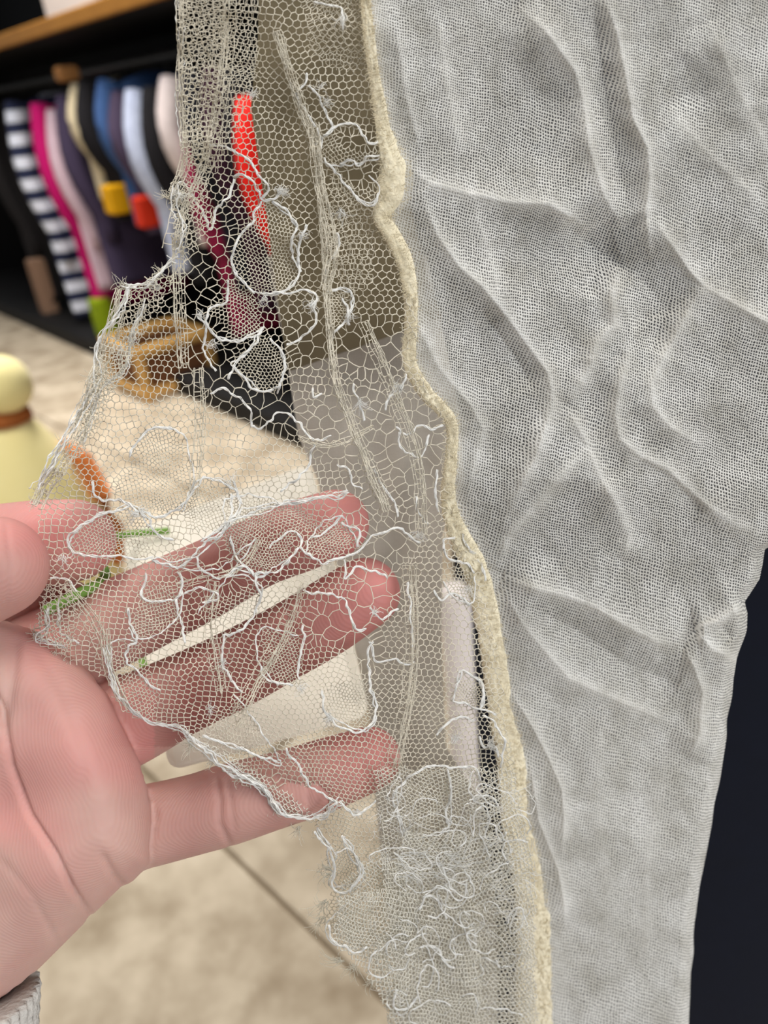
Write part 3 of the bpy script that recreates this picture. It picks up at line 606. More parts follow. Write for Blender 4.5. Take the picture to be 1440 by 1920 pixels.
# patches: (outline, spacing x, spacing y, angle)
PATCH = [
 # close "clothwork" petals
 ([(491,377),(452,436),(436,502),(479,548),(526,548),(564,506),(549,451),(557,424),(510,377)], 8.5, 8.5, .2),
 ([(428,525),(393,583),(389,615),(413,634),(452,638),(494,611),(470,560)], 8, 8, .5),
 ([(494,615),(533,660),(530,710),(489,733),(436,689),(450,672)], 8, 8, .9),
 ([(607,257),(634,235),(666,237),(722,250),(722,290),(638,311),(600,300)], 12, 6, .15),
 ([(644,330),(690,330),(712,350),(697,380),(660,360)], 14, 6, .15),
 ([(611,545),(662,552),(654,591),(631,622),(610,640)], 7.5, 7.5, 0),
 ([(244,858),(258,827),(284,804),(338,813),(362,880),(351,938),(293,969),(240,945),(215,920)], 9, 8, .4),
 ([(378,896),(438,916),(453,947),(418,1000),(360,1000),(340,960)], 9, 7.5, .3),
 ([(156,1041),(135,1033),(130,1012),(174,974),(243,949),(283,991),(288,1043)], 9, 8, .2),
 ([(288,1050),(358,1047),(417,998),(431,930),(560,945),(600,990),(560,1000),(480,1010),(390,1070)], 8, 7, -.4),
 ([(480,1010),(557,1001),(543,1048),(492,1073),(448,1060)], 7, 7, .1),
 ([(267,1109),(340,1088),(333,1158),(260,1200),(243,1175)], 10, 7, .6),
 ([(430,1085),(488,1095),(480,1150),(400,1180),(370,1150)], 12, 7, -.5),
 ([(582,1004),(640,965),(674,1026),(611,1055),(575,1037)], 8, 7, .2),
 ([(488,1180),(560,1190),(561,1275),(524,1283),(490,1250)], 8, 7, .3),
 ([(200,1212),(257,1203),(300,1300),(282,1350),(233,1321)], 9, 9, .3),
 ([(600,1295),(690,1278),(704,1332),(683,1370),(612,1337)], 8, 8, .1),
 ([(860,1280),(866,1257),(906,1288),(902,1326),(848,1315)], 7, 7, 0),
 ([(846,1113),(882,1134),(890,1080),(850,1060),(830,1090)], 8, 8, 0),
 ([(440,1300),(525,1429),(488,1418),(379,1380)], 9, 9, .2),
 ([(744,1477),(810,1434),(845,1473),(837,1550),(756,1566)], 6.5, 6.5, .3),
 ([(625,1627),(652,1673),(679,1635),(656,1592),(625,1600)], 7, 7, .2),
 ([(613,1735),(652,1690),(720,1720),(690,1778),(625,1766)], 7, 6, .5),
 ([(783,1704),(802,1681),(837,1724),(850,1780),(790,1778)], 6.5, 6, .4),
 # open ground with large holes
 (ell(672,332,34,16,.2), 26, 20, .2), (ell(672,258,26,10,.2), 24, 16, .2),
 (ell(700,650,62,42,.1), 26, 24, .2), (ell(590,640,36,40), 22, 20, .4),
 (ell(352,500,40,70,.1), 20, 13, .15), (ell(400,450,34,40), 18, 16, .3),
 (ell(452,752,60,28,.6), 30, 24, .4), (ell(520,770,32,26), 30, 26, .1), (ell(385,670,30,60), 22, 20, .2),
 (ell(640,800,60,60), 22, 22, .2), (ell(770,830,46,60,.2), 24, 22, .4), (ell(700,780,40,50), 16, 16, .1),
 (ell(800,900,36,50), 24, 20, .2), (ell(405,1085,40,22,.1), 34, 24, .1), (ell(390,1040,26,24), 24, 22, .3),
 (ell(640,1165,58,36,-.3), 32, 26, -.3), (ell(712,1105,30,34), 26, 22, .5), (ell(735,1010,40,22,-.4), 28, 22, .2), (ell(660,950,26,20), 22, 18, .1),
 (ell(560,1510,30,18,.4), 20, 18, .3), (ell(505,1470,26,12,.4), 22, 16, .2), (ell(220,690,20,30), 16, 16, .3), (ell(685,1215,20,26), 26, 22, .2),
]
FOLDS = [([(520,60),(560,200),(592,300),(604,420),(612,560),(626,700),(678,850),(720,960)], 9, 16), ([(332,430),(336,560),(345,690)], 8, 14),
         ([(372,690),(372,800),(360,930)], 4, 18), ([(545,1090),(540,1200),(440,1330)], 5, 20), ([(770,1080),(775,1250),(760,1400),(720,1560)], 6, 22), ([(640,560),(700,700),(790,1000)], 5, 18),
         ([(205,1200),(170,1100),(120,1010)], 5, 16), ([(330,1010),(410,1180),(420,1330)], 4, 16)]
def voronoi(seeds):
    vo, eo, fo, *_ = delaunay_2d_cdt([Vector((float(a), float(b))) for a, b in seeds], [], [], 0, 1e-5)
    v = np.array([(p.x, p.y) for p in vo]); f = np.array([t for t in fo if len(t) == 3])
    a, b, c = v[f[:,0]], v[f[:,1]], v[f[:,2]]
    d = 2*(a[:,0]*(b[:,1]-c[:,1]) + b[:,0]*(c[:,1]-a[:,1]) + c[:,0]*(a[:,1]-b[:,1])); d = np.where(np.abs(d) < 1e-9, 1e-9, d)
    a2, b2, c2 = (a**2).sum(1), (b**2).sum(1), (c**2).sum(1)
    cc = np.stack([(a2*(b[:,1]-c[:,1]) + b2*(c[:,1]-a[:,1]) + c2*(a[:,1]-b[:,1]))/d, (a2*(c[:,0]-b[:,0]) + b2*(a[:,0]-c[:,0]) + c2*(b[:,0]-a[:,0]))/d], -1)
    e = np.vstack([f[:, [0,1]], f[:, [1,2]], f[:, [2,0]]]); e.sort(1); t = np.tile(np.arange(len(f)), 3)
    key = e[:,0].astype(np.int64)*len(v) + e[:,1]; o = np.argsort(key, kind='stable'); k = key[o]; m = np.where(k[1:] == k[:-1])[0]
    return cc, np.stack([t[o[m]], t[o[m+1]]], -1)

def thread_mesh(name, A, B, rad, jit, dep, dz=0.0, nseg=2):
    """one mesh of fine tubes between pixel points A and B on the surface dep(x, y)"""
    n = len(A); ts = np.linspace(0, 1, nseg + 1); L = np.linalg.norm(B - A, axis=1)
    nrm = np.stack([-(B-A)[:,1], (B-A)[:,0]], -1) / (L[:, None] + 1e-9)
    bow = RNG.normal(0, jit, n) * np.minimum(L, 30); rr = rad * RNG.uniform(0.75, 1.25, n)
    rings = []
    zj = RNG.normal(0, 0.00015, n)
    for t in ts:
        p = A + (B-A)*t + nrm*(bow*4*t*(1-t))[:, None]; d = dep(p[:,0], p[:,1]) + dz + zj*4*t*(1-t)
        rings.append(P(p[:,0], p[:,1], d))
    R3 = np.stack(rings, 1); T = R3[:, -1] - R3[:, 0]; T /= np.linalg.norm(T, axis=1)[:, None] + 1e-12
    S1 = np.cross(T, FWD); S1 /= np.linalg.norm(S1, axis=1)[:, None] + 1e-12; S2 = np.cross(T, S1)
    V = []
    k = 3
    for q in range(k):
        a = 2*math.pi*q/k + 0.5
        V.append(R3 + (rr * dep(A[:,0], A[:,1]) / F_PX)[:, None, None] * (math.cos(a)*S1 + math.sin(a)*S2)[:, None])
    V = np.stack(V, 2)                       # n, ring, k, 3
    base = (np.arange(n) * (nseg+1) * k)[:, None]; Fl = []
    for r in range(nseg):
        for q in range(k):
            Fl.append(np.stack([base[:,0] + r*k+q, base[:,0] + r*k+(q+1) % k, base[:,0] + (r+1)*k+(q+1) % k, base[:,0] + (r+1)*k+q], -1))
    return mesh_np(name, V.reshape(-1, 3), np.stack(Fl, 1).reshape(-1, 4))

def net_layer(name, poly, seeds, rad, dep, dz=0.0, jit=0.09, maxlen=60, edge_noise=5.0, fold=True, nseg=2, holes=(), mat='net'):
    s = seeds + np.stack([8.0*vnoise(seeds[:,0], seeds[:,1], 58, 61), 8.0*vnoise(seeds[:,0], seeds[:,1], 58, 62)], -1)
    s = s + np.stack([1.6*vnoise(seeds[:,0], seeds[:,1], 17, 63), 1.6*vnoise(seeds[:,0], seeds[:,1], 15, 64)], -1) + RNG.normal(0, 0.35, s.shape)
    if fold:
        for path, amp, wd in FOLDS:
            p = np.asarray(path, float); yq = s[:,1]; m = (yq > p[:,1].min() - 30) & (yq < p[:,1].max() + 30)
            o = np.argsort(p[:,1]); xf = np.interp(yq, p[o,1], p[o,0]); dx = s[:,0] - xf
            s[:,0] -= np.where(m, amp*np.tanh(dx/6)*np.exp(-np.abs(dx)/(wd*1.6)), 0)
    cc, e = voronoi(s); A, B = cc[e[:,0]], cc[e[:,1]]; mid = (A+B)/2
    mx = mid[:,0] + edge_noise*vnoise(mid[:,0], mid[:,1], 12, 71); my = mid[:,1] + edge_noise*vnoise(mid[:,0], mid[:,1], 12, 72)
    L = np.linalg.norm(B-A, axis=1); keep = inside(poly, mx, my) & (L > 0.6) & (L < maxlen)
    for h in holes: keep &= ~inside(h, mx, my)
    o = link(name, thread_mesh(name, A[keep], B[keep], rad, jit, dep, dz, nseg), MAT[mat], gar)
    tag(o, kind='stuff'); return o

S0 = 13.4
box = (40, -40, 1060, 1990)
seeds = lattice(S0, S0, 0.06, (-300, -260, 1500, 2900))
# the cloth recedes towards the bottom: shrink the pitch with it
vtab = np.linspace(-260, 2000, 440); ucum = np.concatenate([[0], np.cumsum(np.diff(vtab)/net_scale((vtab[1:]+vtab[:-1])/2))]) - 260
ynew = np.interp(seeds[:,1], ucum, vtab); xnew = 800 + (seeds[:,0]-800)*net_scale(ynew)
seeds = np.stack([xnew, ynew], -1); seeds = seeds[(seeds[:,1] < 1985) & (seeds[:,1] > -230)]
big = [(px + 0.0, py) for px, py in LACE]
def grow(x, y): return (x > 20) & (x < 1080)
seeds = seeds[grow(seeds[:,0], seeds[:,1])]
for pol, sx, syy, ang in PATCH:
    pa = np.asarray(pol, float); sx, syy = (sx*0.84, syy*0.84) if sx < 15 else (sx*1.25, syy*1.25)
    pg = pa if sx < 15 else pa.mean(0) + (pa - pa.mean(0))*(1 + 0.42*sx/max(12, np.ptp(pa[:,0])/2, 1))
    seeds = seeds[~inside(pg, seeds[:,0], seeds[:,1])]
    q = lattice(sx, syy, ang, (pa[:,0].min(), pa[:,1].min(), pa[:,0].max(), pa[:,1].max())); q = q[inside(pa, q[:,0], q[:,1])]
    q = q + RNG.normal(0, 0.07*sx, q.shape); seeds = np.vstack([seeds, q])
net_layer('lace_net', LACE, seeds, 1.0, lace_depth)

# doubled-over gathers of the same net
def extra(poly, sx, syy, ang, dz, rad=None, en=6):
    rad = rad or (1.05 if np.mean([q[1] for q in poly]) > 1450 else 0.88)
    pa = np.asarray(poly, float); q = lattice(sx, syy, ang, (pa[:,0].min()-30, pa[:,1].min()-30, pa[:,0].max()+30, pa[:,1].max()+30))
    net_layer('lace_gather', poly, q, rad, lace_depth, dz, edge_noise=en, fold=False, maxlen=40, mat='net_pale' if pa[:,1].mean() > 1450 else 'net')
extra([(334,-190),(490,-190),(482,120),(468,190),(440,260),(400,330),(345,310),(338,150)], 9, 13, .1, -0.0016)
extra([(336,-190),(430,-190),(420,180),(390,300),(346,300),(340,150)], 12, 10, .7, -0.003)
extra([(322,345),(390,330),(400,420),(345,500),(322,440)], 9, 11, .4, -0.002)
extra([(235,545),(300,515),(330,520),(262,640),(205,760),(140,870),(80,935),(140,830),(186,700),(205,640)], 10, 9, .6, -0.0015)
extra([(190,650),(262,600),(240,700),(190,760),(150,850),(100,910),(82,920),(150,800)], 8, 10, .2, -0.003)
extra([(80,1090),(130,1095),(150,1140),(130,1230),(70,1200)], 9, 8, .5, -0.002)
extra([(620,300),(700,400),(700,520),(650,560),(610,480)], 11, 8, .9, 0.004)
extra([(560,-190),(676,-190),(690,120),(640,140),(580,100)], 14, 10, .0, 0.003)
extra([(700,1440),(960,1440),(1000,1600),(1010,1960),(745,1960),(690,1800),(620,1740),(640,1660),(720,1580)], 8, 7, .4, -0.003)
extra([(760,1560),(940,1560),(990,1700),(1000,1960),(760,1960),(700,1800),(730,1640)], 7, 8, .9, -0.0055)
extra([(640,1680),(760,1660),(900,1700),(900,1960),(760,1960),(700,1840),(620,1760)], 6.5, 9, .2, -0.007)
extra([(715,1600),(750,1620),(790,1760),(760,1790),(722,1720)], 5, 13, -.25, -0.006)
extra([(350,1375),(440,1440),(540,1530),(600,1535),(560,1500),(440,1420)], 9, 8, .3, -0.0015)

def strip(path, width, n, rad, dz):
    """a pleat: threads bunched along a path"""
    p = smooth_path(path, 9); A = []; B = []
    t = np.gradient(p, axis=0); t /= np.linalg.norm(t, axis=1)[:, None]; nn = np.stack([-t[:,1], t[:,0]], -1)
    off = np.sort(RNG.normal(0, width*0.45, n))
    rows = [p + nn*(o + 2.2*vnoise(p[:,0]+i*37, p[:,1], 24, 80+i))[:, None] for i, o in enumerate(off)]
    for i, r in enumerate(rows):
        A.append(r[:-1]); B.append(r[1:])
        if i+1 < len(rows): k = (np.arange(len(r)) + i) % 2 == 0; A.append(r[k]); B.append(rows[i+1][k])
    o = link('lace_pleat', thread_mesh('lace_pleat', np.vstack(A), np.vstack(B), rad, 0.06, lace_depth, dz), MAT['net'], gar); tag(o, kind='stuff')
strip([(515,60),(556,190),(590,290),(602,420),(611,560),(624,700),(650,780),(690,880),(722,960)], 20, 9, 0.9, -0.0012)
strip([(331,440),(335,560),(343,690)], 13, 7, 0.9, -0.0012)
strip([(590,230),(600,340),(626,460),(612,545)], 18, 7, 0.9, -0.002)
strip([(340,0),(338,150),(346,290),(322,360)], 12, 6, 0.9, -0.002)
strip([(425,0),(420,120),(385,300),(345,400),(330,470)], 26, 8, 0.9, -0.002)
strip([(232,545),(205,640),(180,710),(140,830),(90,910),(70,950)], 16, 8, 1.0, -0.002)
strip([(690,600),(740,720),(790,860),(800,1000)], 22, 7, 0.8, -0.001)
strip([(770,1060),(776,1180),(768,1300),(740,1440)], 22, 8, 0.7, -0.001)
strip([(200,1180),(206,1250),(240,1330)], 14, 6, 0.9, -0.001)
strip([(560,820),(622,835),(700,800)], 8, 4, 0.9, -0.001)
strip([(560,1090),(530,1180),(470,1290),(440,1360)], 20, 7, 0.75, -0.0008)
strip([(405,1090),(398,1180),(418,1300)], 16, 6, 0.75, -0.0008)
strip([(372,690),(374,800),(362,930)], 16, 6, 0.75, -0.0008)
strip([(120,1100),(170,1160),(200,1230)], 16, 6, 0.8, -0.0008)
strip([(480,1010),(440,1060),(330,1090)], 14, 6, 0.75, -0.0008)

# thick silky outline threads of the flower motifs, one object each
CORDS = [
 [(588,4),(634,12),(644,31),(642,58)], [(572,136),(568,156),(555,175),(568,202),(584,229),(599,257),(590,276),(596,307),(592,350)], [(580,159),(596,183),(611,210),(623,237),(607,257)],
 [(607,257),(634,235),(666,237),(689,264),(708,268),(722,250)], [(638,311),(662,301),(673,311),(689,296),(708,290),(722,288)], [(607,296),(631,323),(650,350),(673,373),(697,383),(712,362)],
 [(389,268),(428,280),(456,296),(479,319),(494,338),(502,354),(487,373)], [(436,331),(456,327),(475,346),(491,373),(510,373),(529,362)], [(436,334),(424,373),(405,397),(393,428),(378,393),(343,346),(319,366)],
 [(491,377),(479,401),(475,420),(452,436),(440,467),(436,502),(456,533),(479,548)], [(510,377),(537,397),(557,424),(545,451),(549,482),(564,506),(549,533),(526,548),(494,552)], [(572,420),(564,451),(557,486),(564,510)],
 [(428,525),(424,564),(393,583),(389,615),(413,634),(452,638),(483,630),(494,611)], [(370,591),(386,615),(382,653),(405,696)], [(494,615),(471,653),(444,681),(428,712)], [(506,634),(529,661),(533,696),(522,739)],
 [(518,548),(537,552),(572,545),(592,560),(580,576)], [(592,564),(588,607),(549,642),(537,646)], [(634,436),(631,478),(611,502),(607,545)], [(611,545),(646,541),(662,552),(654,591),(631,622),(619,653)],
 [(396,742),(418,729),(444,742),(467,769),(471,800),(502,796),(524,773),(556,791),(591,827),(622,818)], [(529,653),(533,698),(520,724),(489,733),(462,716),(436,689)], [(591,831),(578,867),(556,898),(524,920)],
 [(244,858),(258,827),(284,804),(316,802),(338,813)], [(173,902),(178,924),(196,938),(231,942),(267,960),(293,969),(333,956),(351,938),(369,911),(378,896),(409,902),(438,916)], [(438,902),(444,929),(453,947),(431,973),(418,1000)],
 [(236,533),(222,587),(191,631),(178,671),(178,716),(147,778),(116,822),(98,862),(71,916)], [(267,569),(249,627),(231,689),(191,729),(169,787),(156,827)], [(236,536),(276,529),(311,498),(329,480)],
 [(94,1088),(111,1085),(132,1090),(146,1109)], [(264,960),(278,974),(283,991),(299,1008),(326,1010)], [(243,949),(208,960),(174,974),(142,991),(130,1012),(135,1033),(156,1041),(194,1043),(222,1040),(257,1050),(288,1043)],
 [(288,1050),(333,1064),(358,1047),(385,1019),(417,998),(434,967),(431,925)], [(274,1074),(267,1109),(278,1123),(313,1128),(337,1120),(340,1088),(333,1071)], [(240,1140),(243,1175),(257,1203),(240,1213),(236,1238),(257,1258),(278,1283),(299,1297)],
 [(330,1123),(333,1158),(344,1186),(347,1206)], [(347,1116),(375,1102),(403,1109),(406,1123),(378,1128)], [(431,1005),(441,1033),(448,1054),(465,1068),(486,1081),(500,1071)], [(368,1043),(378,1068),(403,1085),(431,1078),(448,1060)],
 [(111,1120),(108,1151),(115,1186),(132,1199),(149,1206)], [(87,1140),(87,1179),(66,1189),(87,1206),(122,1213)], [(380,1012),(427,983),(470,961),(517,947),(550,941),(582,936),(611,932),(633,929),(654,921)],
 [(640,965),(629,983),(604,1001),(582,1004)], [(503,1026),(524,1012),(539,999),(557,1001),(561,1023),(543,1048),(521,1069),(492,1073),(478,1077)], [(478,1077),(459,1062),(441,1069),(427,1080)],
 [(561,1026),(575,1037),(593,1051),(611,1059),(640,1044),(669,1037),(691,1012),(723,997),(752,994),(788,1019)], [(640,979),(669,994),(674,1026)], [(568,1109),(604,1113),(640,1120),(654,1149),(665,1178),(687,1181)],
 [(647,1048),(647,1084),(669,1066),(698,1069),(727,1084)], [(694,1138),(716,1163),(734,1149),(748,1142)], [(568,1171),(571,1192),(564,1214),(557,1250),(561,1275)], [(488,1250),(496,1268),(524,1283),(550,1286)],
 [(478,1077),(485,1106),(488,1124),(470,1160),(445,1185),(420,1189)], [(416,1189),(416,1232),(423,1257),(438,1283),(452,1301)], [(691,1203),(701,1236),(727,1236),(759,1243),(777,1241)], [(763,1091),(770,1134),(770,1178),(774,1214)],
 [(853,1004),(831,1012),(835,1033),(849,1051),(875,1059),(886,1077)], [(813,1106),(828,1124),(846,1113),(882,1134)], [(848,1315),(860,1280),(866,1257),(883,1269),(906,1288),(902,1326),(887,1326)], [(848,1315),(887,1326),(918,1334),(929,1342)],
 [(352,1380),(390,1413),(433,1445),(488,1473),(515,1510),(542,1532),(596,1532),(634,1505)], [(536,1402),(563,1445),(585,1478),(634,1505)], [(200,1212),(211,1277),(233,1321),(282,1353),(336,1364),(357,1380)], [(634,1505),(672,1527),(704,1500)],
 [(379,1380),(433,1397),(488,1418),(525,1429)], [(601,1294),(612,1337),(634,1364),(683,1370),(704,1332),(693,1278),(688,1223),(699,1202)],
 [(590,1558),(617,1596),(625,1627),(621,1658),(652,1673),(679,1635),(656,1592),(644,1565)], [(613,1735),(625,1766),(652,1778),(675,1785),(690,1778)], [(783,1704),(802,1681),(821,1689),(837,1724)], [(787,1778),(814,1778),(837,1804),(852,1816)],
 [(744,1473),(737,1504),(748,1527),(756,1566)], [(744,1477),(779,1450),(810,1434),(845,1438),(887,1442),(902,1465)], [(837,1442),(845,1473),(837,1519),(841,1550),(837,1596),(868,1623),(899,1639),(945,1635)], [(841,1604),(864,1585),(902,1569),(925,1562)],
 [(841,1610),(886,1602),(930,1580),(950,1560)], [(868,1623),(910,1610),(948,1580)], [(899,1639),(935,1620),(960,1590)], [(906,1660),(930,1655),(965,1620)], [(740,1855),(740,1889),(760,1893),(787,1866)],
 [(760,700),(748,730),(730,748),(722,770)], [(660,720),(672,750),(680,790)], [(742,800),(762,812),(790,800),(812,806),(830,795)], [(745,810),(752,840),(780,856),(800,840),(806,815)], [(585,727),(588,745),(604,738)],
 [(700,880),(716,905),(735,940),(745,970)], [(780,930),(786,960),(800,985)], [(820,880),(815,920),(822,960)], [(640,560),(652,580),(655,610)], [(632,870),(652,880),(660,905),(680,918)],
 [(868,1000),(880,1030),(905,1060),(912,1090)], [(905,1340),(930,1360),(945,1400),(938,1440)], [(900,1380),(908,1400),(930,1402),(935,1420)], [(820,1380),(845,1350),(870,1345),(890,1350)],
]
def cord(path, r_px, dz, name='outline_thread', mat='cord', step=2.4):
    p = smooth_path(path, step); n = len(p); s = np.arange(n) * step
    t = np.gradient(p, axis=0); t /= np.linalg.norm(t, axis=1)[:, None] + 1e-9; nn = np.stack([-t[:,1], t[:,0]], -1)
    k = RNG.uniform(0, 900); wob = 2.6*vnoise(s + k, s*0 + k, 9, 91) + 2.6*vnoise(s + k, s*0, 24, 92)
    p = p + nn*wob[:, None]; r = r_px * (0.72 + 0.4*np.abs(np.sin(s/4.2 + k)) + 0.35*vnoise(s+k, s*0, 14, 93)); r = np.maximum(r, 0.35*r_px)
    r[0] *= 0.4; r[-1] *= 0.4
    d = lace_depth(p[:,0], p[:,1]) + dz + 0.00025*vnoise(s+k, s*0, 11, 94)
    m = MB(); ph = RNG.uniform(0, 6.28); tw = RNG.uniform(5.0, 8.0)      # three plies, loosely twisted
    for j in range(3):
        an = s/tw + ph + j*2.094 + 0.8*vnoise(s + k + 77*j, s*0, 12, 95); o_ = 0.62*r_px*np.cos(an)*(1 + 0.6*vnoise(s + k + 40*j, s*0, 10, 96))
        q = p + nn*o_[:, None]; m.tube(P(q[:,0], q[:,1], d + 0.5*r_px*np.sin(an)*d/F_PX), np.maximum(r*0.62, 0.4)*d/F_PX, 4)
    return m.build(name, MAT[mat], gar)
for c_ in CORDS:
    dz = -0.0007 if max(q[1] for q in c_) < 1440 else -0.008 if min(q[1] for q in c_) > 1640 else -0.004
    cord(c_, 2.1, dz)
for pol, sx, syy, ang in PATCH[:24]:          # thinner outlines round the closely worked petals
    k0 = int(RNG.integers(0, len(pol))); pl = (list(pol[k0:]) + list(pol[:k0 + 1]))[:max(4, int(len(pol)*0.8))]
    cord(pl, 1.35, -0.0006 if pol[0][1] < 1440 else -0.005, 'petal_outline')
# the raw edges: several thin threads run side by side
for path, n_ in ((CORDS[26], 4), (CORDS[27], 3), (CORDS[28], 4), (CORDS[60], 5), (CORDS[62], 3), (CORDS[41], 2), (CORDS[40], 3), (CORDS[66], 2), ([(322,350),(330,400),(345,430),(330,470)], 4), ([(345,300),(335,200),(340,100),(338,0)], 2), ([(433,1445),(488,1473),(515,1510),(542,1532)], 5)):
    for k in range(n_):
        cord([(x + RNG.normal(0, 6), y + RNG.normal(0, 5)) for x, y in path], RNG.uniform(0.8, 1.4), -0.001 - 0.0006*k, 'edge_thread')
# loops of silky thread crumpled together at the bottom of the border
for k in range(60):
    cx = RNG.uniform(690, 985); cy = RNG.uniform(1460, 1910)
    if cx < 700 + (1700 - cy)*0.1 and cy < 1600: cx += 60
    cx = max(cx, np.interp(cy, [1460, 1700, 1920], [730, 660, 770])); a0 = RNG.uniform(0, 6.28); R1, R2 = RNG.uniform(22, 46), RNG.uniform(12, 24); an = RNG.uniform(0, 3.1)
    ts = np.linspace(a0, a0 + RNG.uniform(2.4, 5.0), 7)
    cord([(cx + R1*math.cos(t)*math.cos(an) - R2*math.sin(t)*math.sin(an), cy + R1*math.cos(t)*math.sin(an) + R2*math.sin(t)*math.cos(an)) for t in ts], RNG.uniform(0.8, 1.5), -0.0085 + RNG.uniform(-0.002, 0.003), 'loop_thread')

# frayed strands
def strands(specs, name, rad, mat='fray'):
    m = MB()
    for (x, y, ang, spread, length, n, dz) in specs:
        for k in range(n):
            a = ang + RNG.normal(0, spread); L = length*RNG.uniform(0.4, 1.1); cu = RNG.normal(0, 1.2); q = [(x + RNG.normal(0, 3), y + RNG.normal(0, 3))]
            for s in range(7): q.append((q[-1][0] + math.cos(a)*L/7, q[-1][1] + math.sin(a)*L/7)); a += cu/5 + RNG.normal(0, 0.12)
            q = np.array(q); d = lace_depth(q[:,0], q[:,1]) + dz - np.linspace(0, 1, len(q))*0.0012*RNG.uniform(-1, 1)
            m.tube(P(q[:,0], q[:,1], d), rad*np.linspace(1, 0.45, len(q))*d/F_PX, 3, cap=False)
    o = m.build(name, MAT[mat], gar); tag(o, kind='stuff'); return o
S = [(235,540,3.6,.25,40,9,-.001),(240,536,3.3,.5,26,8,-.001),(300,512,4.2,.5,22,14,-.001),(318,372,3.4,.7,26,18,-.001),(345,360,2.2,.8,36,16,-.002),(205,650,3.0,.5,34,9,-.001),(188,705,2.9,.35,46,10,-.001),
     (165,760,2.8,.5,26,12,-.001),(130,830,2.8,.5,30,12,-.001),(110,880,2.6,.5,30,16,-.001),(85,920,2.3,.5,36,18,-.001),(75,940,2.7,.5,30,14,-.001),(70,1190,2.9,.6,26,14,-.001),(100,1225,1.8,.5,26,10,-.001),
     (120,1240,2.2,.4,30,8,-.001),(360,1395,2.4,.6,36,24,-.001),(400,1425,2.2,.5,26,14,-.001),(450,1460,2.4,.5,24,10,-.001),(520,1515,2.2,.5,28,12,-.001),(560,1550,2.0,.5,30,14,-.001),(600,1560,2.0,.4,26,10,-.001),
     (620,1630,3.5,.35,42,12,-.002),(622,1640,2.8,.4,44,12,-.002),(612,1690,2.4,.4,48,18,-.003),(606,1720,2.0,.5,40,16,-.003),(640,1800,2.6,.5,44,14,-.004),(665,1810,2.2,.6,36,14,-.004),(700,1840,2.4,.5,30,12,-.004)]
TUFT = [(529,362,-.5,.9,18,26,-.001),(520,358,.3,.9,14,18,-.001),(330,362,.8,.6,30,22,-.002),(378,595,-2.2,.5,20,16,-.001),(400,640,1.4,.6,22,18,-.001),(580,572,.6,.8,22,22,-.001),(562,440,.4,.8,20,18,-.001),
        (258,962,2.9,.5,26,24,-.001),(262,955,.4,.6,18,18,-.001),(436,905,-1.6,.6,22,18,-.001),(120,1040,1.7,.35,26,16,-.001),(655,590,1.5,.4,22,16,-.001),(640,395,1.4,.4,30,18,-.001),(700,1150,-.4,.9,18,18,-.001),
        (612,192,-.3,.8,18,18,-.001),(600,165,-1.2,.6,18,14,-.001),(642,30,1.6,.5,26,16,-.001),(675,750,1.3,.4,30,18,-.001),(745,720,1.8,.5,32,22,-.001),(785,1000,2.2,.9,22,20,-.001),(760,1560,.4,.8,24,24,-.004),
        (420,1240,2.2,.5,24,16,-.001),(560,1290,.1,.8,22,22,-.001),(620,1345,2.8,.7,22,20,-.001),(665,1520,1.0,.9,20,18,-.001),(920,1400,-.6,.9,26,24,-.002),(880,1100,1.9,.5,26,18,-.001),(850,1390,-1.2,.6,28,18,-.001),
        (300,540,-2.8,.4,40,18,-.001),(470,180,-.9,.5,24,16,-.002),(250,620,1.6,.4,36,18,-.002),(225,650,1.4,.4,34,18,-.002),(500,560,2.6,.8,22,18,-.001),(390,1330,.3,.9,20,16,-.001)]
strands(S, 'frayed_threads', 0.75); strands(TUFT, 'thread_tufts', 0.6, 'cord')
# threads pulled across the dark gap and fanned at the bottom
G = []
for k in range(46):
    x0 = RNG.uniform(880, 960); y0 = RNG.uniform(1470, 1720); G.append((x0, y0, -0.55 + RNG.normal(0, .2), .15, RNG.uniform(40, 90), 1, -.006))
for k in range(70):
    x0 = RNG.uniform(735, 850); y0 = RNG.uniform(1590, 1650); G.append((x0, y0, 0.2 + RNG.normal(0, .4), .2, RNG.uniform(50, 100), 1, -.006))
for k in range(300):
    x0 = RNG.uniform(660, 1000); y0 = RNG.uniform(1480, 1900); x0 = max(x0, np.interp(y0, [1460, 1700, 1920], [730, 660, 770])); G.append((x0, y0, RNG.uniform(0.5, 2.6), .4, RNG.uniform(20, 60), 1, -.008 + RNG.uniform(-.002, .004)))
strands(G, 'pulled_threads', 0.65, 'cord')

# rolled cream edging between gauze and lace
ps = smooth_path(SEAM, 5); n = len(ps); s = np.arange(n)*5.0
cen = ps[:, :2]; wd = ps[:, 2]
t = np.gradient(cen, axis=0); t /= np.linalg.norm(t, axis=1)[:, None]; nn = np.stack([-t[:,1], t[:,0]], -1); K = 18; V = []
for k in range(K):
    a = 2*math.pi*k/K; off = np.cos(a)*wd*(1 + 0.14*vnoise(s + 31*k, s*0, 13, 101)); q = cen + nn*off[:, None] 
    d = gauze_base(cen[:,1]) - 0.0012 + np.sin(a)*0.55*np.minimum(wd, 11)*0.16/F_PX*(1 + 0.5*vnoise(s + 50*k, s*0 + k*9, 15, 102)) + 0.0004*vnoise(s, s*0, 60, 103)
    d = d + 0.0022*max(0.0, -math.cos(a))*np.clip((wd - 12)/8, 0, 1)*(cen[:,1] < 460)          # the right half slips under the gauze
    V.append(P(q[:,0], q[:,1], d))
V = np.stack(V, 1).reshape(-1, 3)
f = [(i*K+k, i*K+(k+1) % K, (i+1)*K+(k+1) % K, (i+1)*K+k) for i in range(n-1) for k in range(K)] + [tuple(range(K))[::-1], tuple((n-1)*K+k for k in range(K))]
